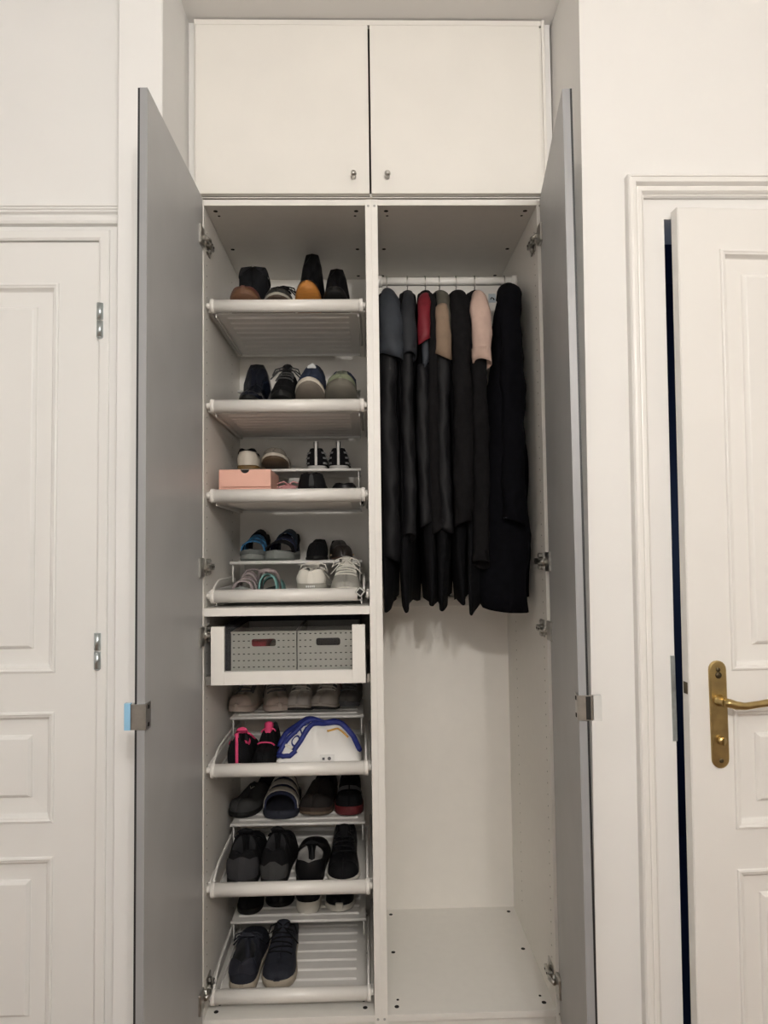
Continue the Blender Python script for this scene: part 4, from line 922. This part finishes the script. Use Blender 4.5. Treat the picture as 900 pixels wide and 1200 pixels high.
def garment(name, label, cat, hx, xn, thick, hem, bodym, sleeve=None, lead=0.086, tail=0.50, seed=0, collar=None, top=2.168, spread=None, long_sleeve=None, nside=40):
    """body hung on a hanger at hx; xn = X of its near edge; thick(z) = half thickness"""
    rnd = random.Random(seed)
    t = thing(name, label, cat, (hx, RYc, hem), group='clothes on the rail')
    ph = [rnd.uniform(0, 6.28) for _ in range(6)]
    zs = [top, top-0.012, top-0.03, top-0.055, top-0.085, top-0.12, top-0.17] + [top-0.17-(top-0.17-hem)*k/16 for k in range(1, 17)]
    rings = []
    for z in zs:
        f = (top-z)/(top-hem)                       # 0 top, 1 hem
        g = min(1, (top-z)/0.12)
        yn = RYc-0.055-(RYc-lead-0.055)*g**0.75; yf = RYc+0.055+(tail-RYc-0.055)*g**0.75
        if f > 0.1: yn += 0.012*math.sin(ph[0]+f*5)*f
        yc, a = (yn+yf)/2, (yf-yn)/2
        b = thick(z); ring = []
        for k in range(nside):
            an = 2*PI*k/nside; c, s_ = math.cos(an), math.sin(an)
            yy = math.copysign(abs(c)**0.55, c)*a; xx = math.copysign(abs(s_)**0.8, s_)*b
            y = yc+yy
            fold = 0.30*b*f*math.sin(y*38+ph[1]+z*2)+0.22*b*f*math.sin(y*71+ph[2]-z*4) + 0.10*b*math.sin(z*23+ph[4]+y*12)
            wave = 0.010*f*math.sin(y*15+ph[3]+z*1.5)
            xc = hx + (xn-hx)*(RYc-y)/(RYc-lead)
            if spread: xc += spread(z)
            zz = z + ((0.010*math.sin(y*19+ph[5])-0.022*max(0, 1-(y-yn)/0.07)+0.012)*(f-0.80)/0.20 if f > 0.80 else 0)
            ring.append(Vector((xc+xx+fold*(1 if s_ > 0 else 0.7)+wave, y, zz)))
        rings.append(ring)
    MB().loft(rings).build('body', bodym, t)
    # collar
    cm = collar or bodym
    r2 = []
    for z, a, b in ((top-0.02, 0.055, 0.026), (top+0.008, 0.05, 0.022), (top+0.018, 0.042, 0.017), (top+0.012, 0.034, 0.010)):
        r2.append([Vector((hx+b*math.sin(2*PI*k/20), RYc+a*math.cos(2*PI*k/20), z+0.006*math.cos(2*PI*k/20))) for k in range(20)])
    MB().loft(r2).build('collar', cm, t)
    # sleeves: over the shoulder from the collar, then down the near edge
    for sl in (sleeve or []):
        x_, z1, z0, r, m_, nm = sl[:6]
        dy = sl[6] if len(sl) > 6 else 0.0
        key = [Vector((hx, .262, top+.004)), Vector((hx*.75+x_*.25, .20, top-.016)), Vector((hx*.4+x_*.6, .135, top-.052)), Vector((x_, .092+dy, top-.105)), Vector((x_, .076+dy, top-.18)), Vector((x_, .072+dy, top-.30))]
        while key[-1].z > z0+.001: key.append(Vector((x_+.003*math.sin(key[-1].z*9+ph[0]), .072+dy+.005*math.sin(key[-1].z*7+ph[2]), max(z0, key[-1].z-.07))))
        fine = []
        for (p, q) in zip(key, key[1:]):
            for k in range(5): fine.append(p.lerp(q, k/5))
        fine.append(key[-1])
        for _ in range(4): fine = [fine[0]] + [(fine[k-1]+fine[k]*2+fine[k+1])/4 for k in range(1, len(fine)-1)] + [fine[-1]]
        fine = [p for p in fine if z0-.002 <= p.z <= z1]
        N_ = 20; rings = []
        for k, p in enumerate(fine):
            d = (fine[min(k+1, len(fine)-1)]-fine[max(k-1, 0)]).normalized()
            e1 = Vector((1, 0, 0)); e2 = d.cross(e1).normalized()
            dep = top-p.z
            w_ = r*(.45+.55*min(1, max(0, dep)/.07)**.6); h_ = w_*.85
            ring = []
            for j in range(N_):
                an = 2*PI*j/N_
                wr = 1+.06*math.sin(an*2+p.z*17+ph[1])+.06*math.sin(an*3-p.z*41+ph[3])+.04*math.sin(p.z*83+an*2+ph[4])+.05*math.sin(p.z*23+ph[0])
                v = p+e1*math.cos(an)*w_*wr+e2*math.sin(an)*h_*wr
                if k == len(fine)-1: v = v+Vector((0, 0, .012*math.cos(an+ph[5])))
                ring.append(v)
            rings.append(ring)
        c_ = fine[-1]
        rings.append([v.lerp(Vector((c_.x, c_.y, v.z)), .10) for v in rings[-1]])
        rings.append([v.lerp(Vector((c_.x, c_.y, v.z)), .06)+Vector((0, 0, .03)) for v in rings[-1]])
        MB().loft(rings).build(nm, m_, t)
    return t
g_slate = mat('slate_nylon', hexc(50, 54, 60), 0.6, spec=0.25, var=.15, scale=25, bump=.4, bscale=40)
g_dslate = mat('dark_slate_nylon', hexc(36, 38, 42), 0.6, spec=0.25, var=.15, scale=25, bump=.4, bscale=40)
g_black = mat('black_cloth', (0.004, 0.004, 0.005), 0.9, spec=0.15, var=.25, scale=40, bump=.3)
g_satin = mat('black_satin', (0.005, 0.005, 0.006), 0.6, spec=0.2, var=.2, scale=30, bump=.3, bscale=30)
g_red = mat('red_lining', hexc(108, 14, 30), 0.6, var=.12, scale=40)
g_olive = mat('olive_grey_cloth', hexc(78, 75, 66), 0.8, var=.12, scale=30, bump=.3)
g_beige = mat('beige_cloth', hexc(130, 110, 92), 0.85, var=.08, scale=40, bump=.3)
g_char = mat('charcoal_wool', hexc(22, 21, 22), 0.9, spec=0.1, var=.2, scale=60, bump=.4)
g_pink = mat('dusty_pink_cloth', hexc(186, 160, 147), 0.85, var=.07, scale=30, bump=.5, bscale=50)
g_pink2 = mat('dusty_pink_cuff', hexc(178, 152, 139), 0.85, var=.05)
g_coat = mat('black_wool_coat', (0.003, 0.003, 0.0045), 0.95, spec=0.1, var=.3, scale=50, bump=.3)
th_n = lambda z: (0.026+0.006*math.exp(-((z-1.85)/0.2)**2))*(1 if z > 1.42 else 0.52+0.48*max(0, (z-1.17)/0.25))
TOP = 2.4
garment('jacket', 'blue-grey nylon jacket at the left end of the rail', 'jacket', HX[0], 0.044, th_n, 1.18, g_black, [(0.056, TOP, 1.905, 0.034, g_slate, 'short_sleeve'), (0.047, 1.97, 1.32, 0.026, g_satin, 'sleeve', .012)], seed=1, collar=g_slate)
garment('jacket', 'dark slate jacket second from the left on the rail', 'jacket', HX[1], 0.093, th_n, 1.172, g_black, [(0.108, TOP, 1.900, 0.022, g_dslate, 'short_sleeve'), (0.102, 1.96, 1.38, 0.019, g_satin, 'sleeve', .01)], seed=2, collar=g_dslate)
garment('jacket', 'dark jacket with red lining showing at the shoulder', 'jacket', HX[2], 0.160, th_n, 1.178, g_black, [(0.154, 2.135, 1.955, 0.019, g_red, 'red_lining', -.006), (0.157, 2.00, 1.885, 0.010, g_slate, 'grey_strip', .004), (0.182, TOP, 1.40, 0.017, g_char, 'sleeve', .01), (0.150, 1.90, 1.42, 0.019, g_satin, 'lower_sleeve', .012)], seed=3, collar=g_char)
garment('jacket', 'dark jacket with a beige lower sleeve and olive shoulder', 'jacket', HX[3], 0.205, th_n, 1.18, g_black, [(0.216, TOP, 2.00, 0.024, g_olive, 'shoulder', .006), (0.211, 2.075, 1.905, 0.0225, g_beige, 'beige_sleeve', -.002), (0.210, 1.95, 1.40, 0.020, g_satin, 'sleeve', .012)], seed=4, collar=g_olive)
garment('jacket', 'plain charcoal jacket between the beige and pink sleeves', 'jacket', HX[4], 0.255, th_n, 1.178, g_black, [(0.264, TOP, 1.42, 0.028, g_char, 'sleeve')], seed=5, collar=g_char)
garment('jacket', 'charcoal jacket with a dusty pink upper sleeve', 'jacket', HX[5], 0.296, th_n, 1.164, g_black, [(0.326, 2.135, 1.885, 0.028, g_pink, 'pink_sleeve', -.004), (0.324, 1.955, 1.880, 0.029, g_pink2, 'pink_cuff', -.004), (0.316, 1.95, 1.30, 0.025, g_char, 'sleeve', .012)], seed=6, collar=g_char)
def coat_th(z):
    return 0.020+0.064*min(1, max(0, (2.17-z)/0.85))**0.7
garment('coat', 'large black wool coat at the right end of the rail', 'coat', HX[6], 0.400, coat_th, 1.172, g_coat, [(0.415, TOP, 1.42, 0.034, g_coat, 'sleeve', 0.0)], seed=9, lead=0.080, tail=0.52, top=2.185, spread=lambda z: -0.012*min(1, (2.18-z)/0.8))
for i, x in enumerate(HX): hanger(i, x, 0.0)
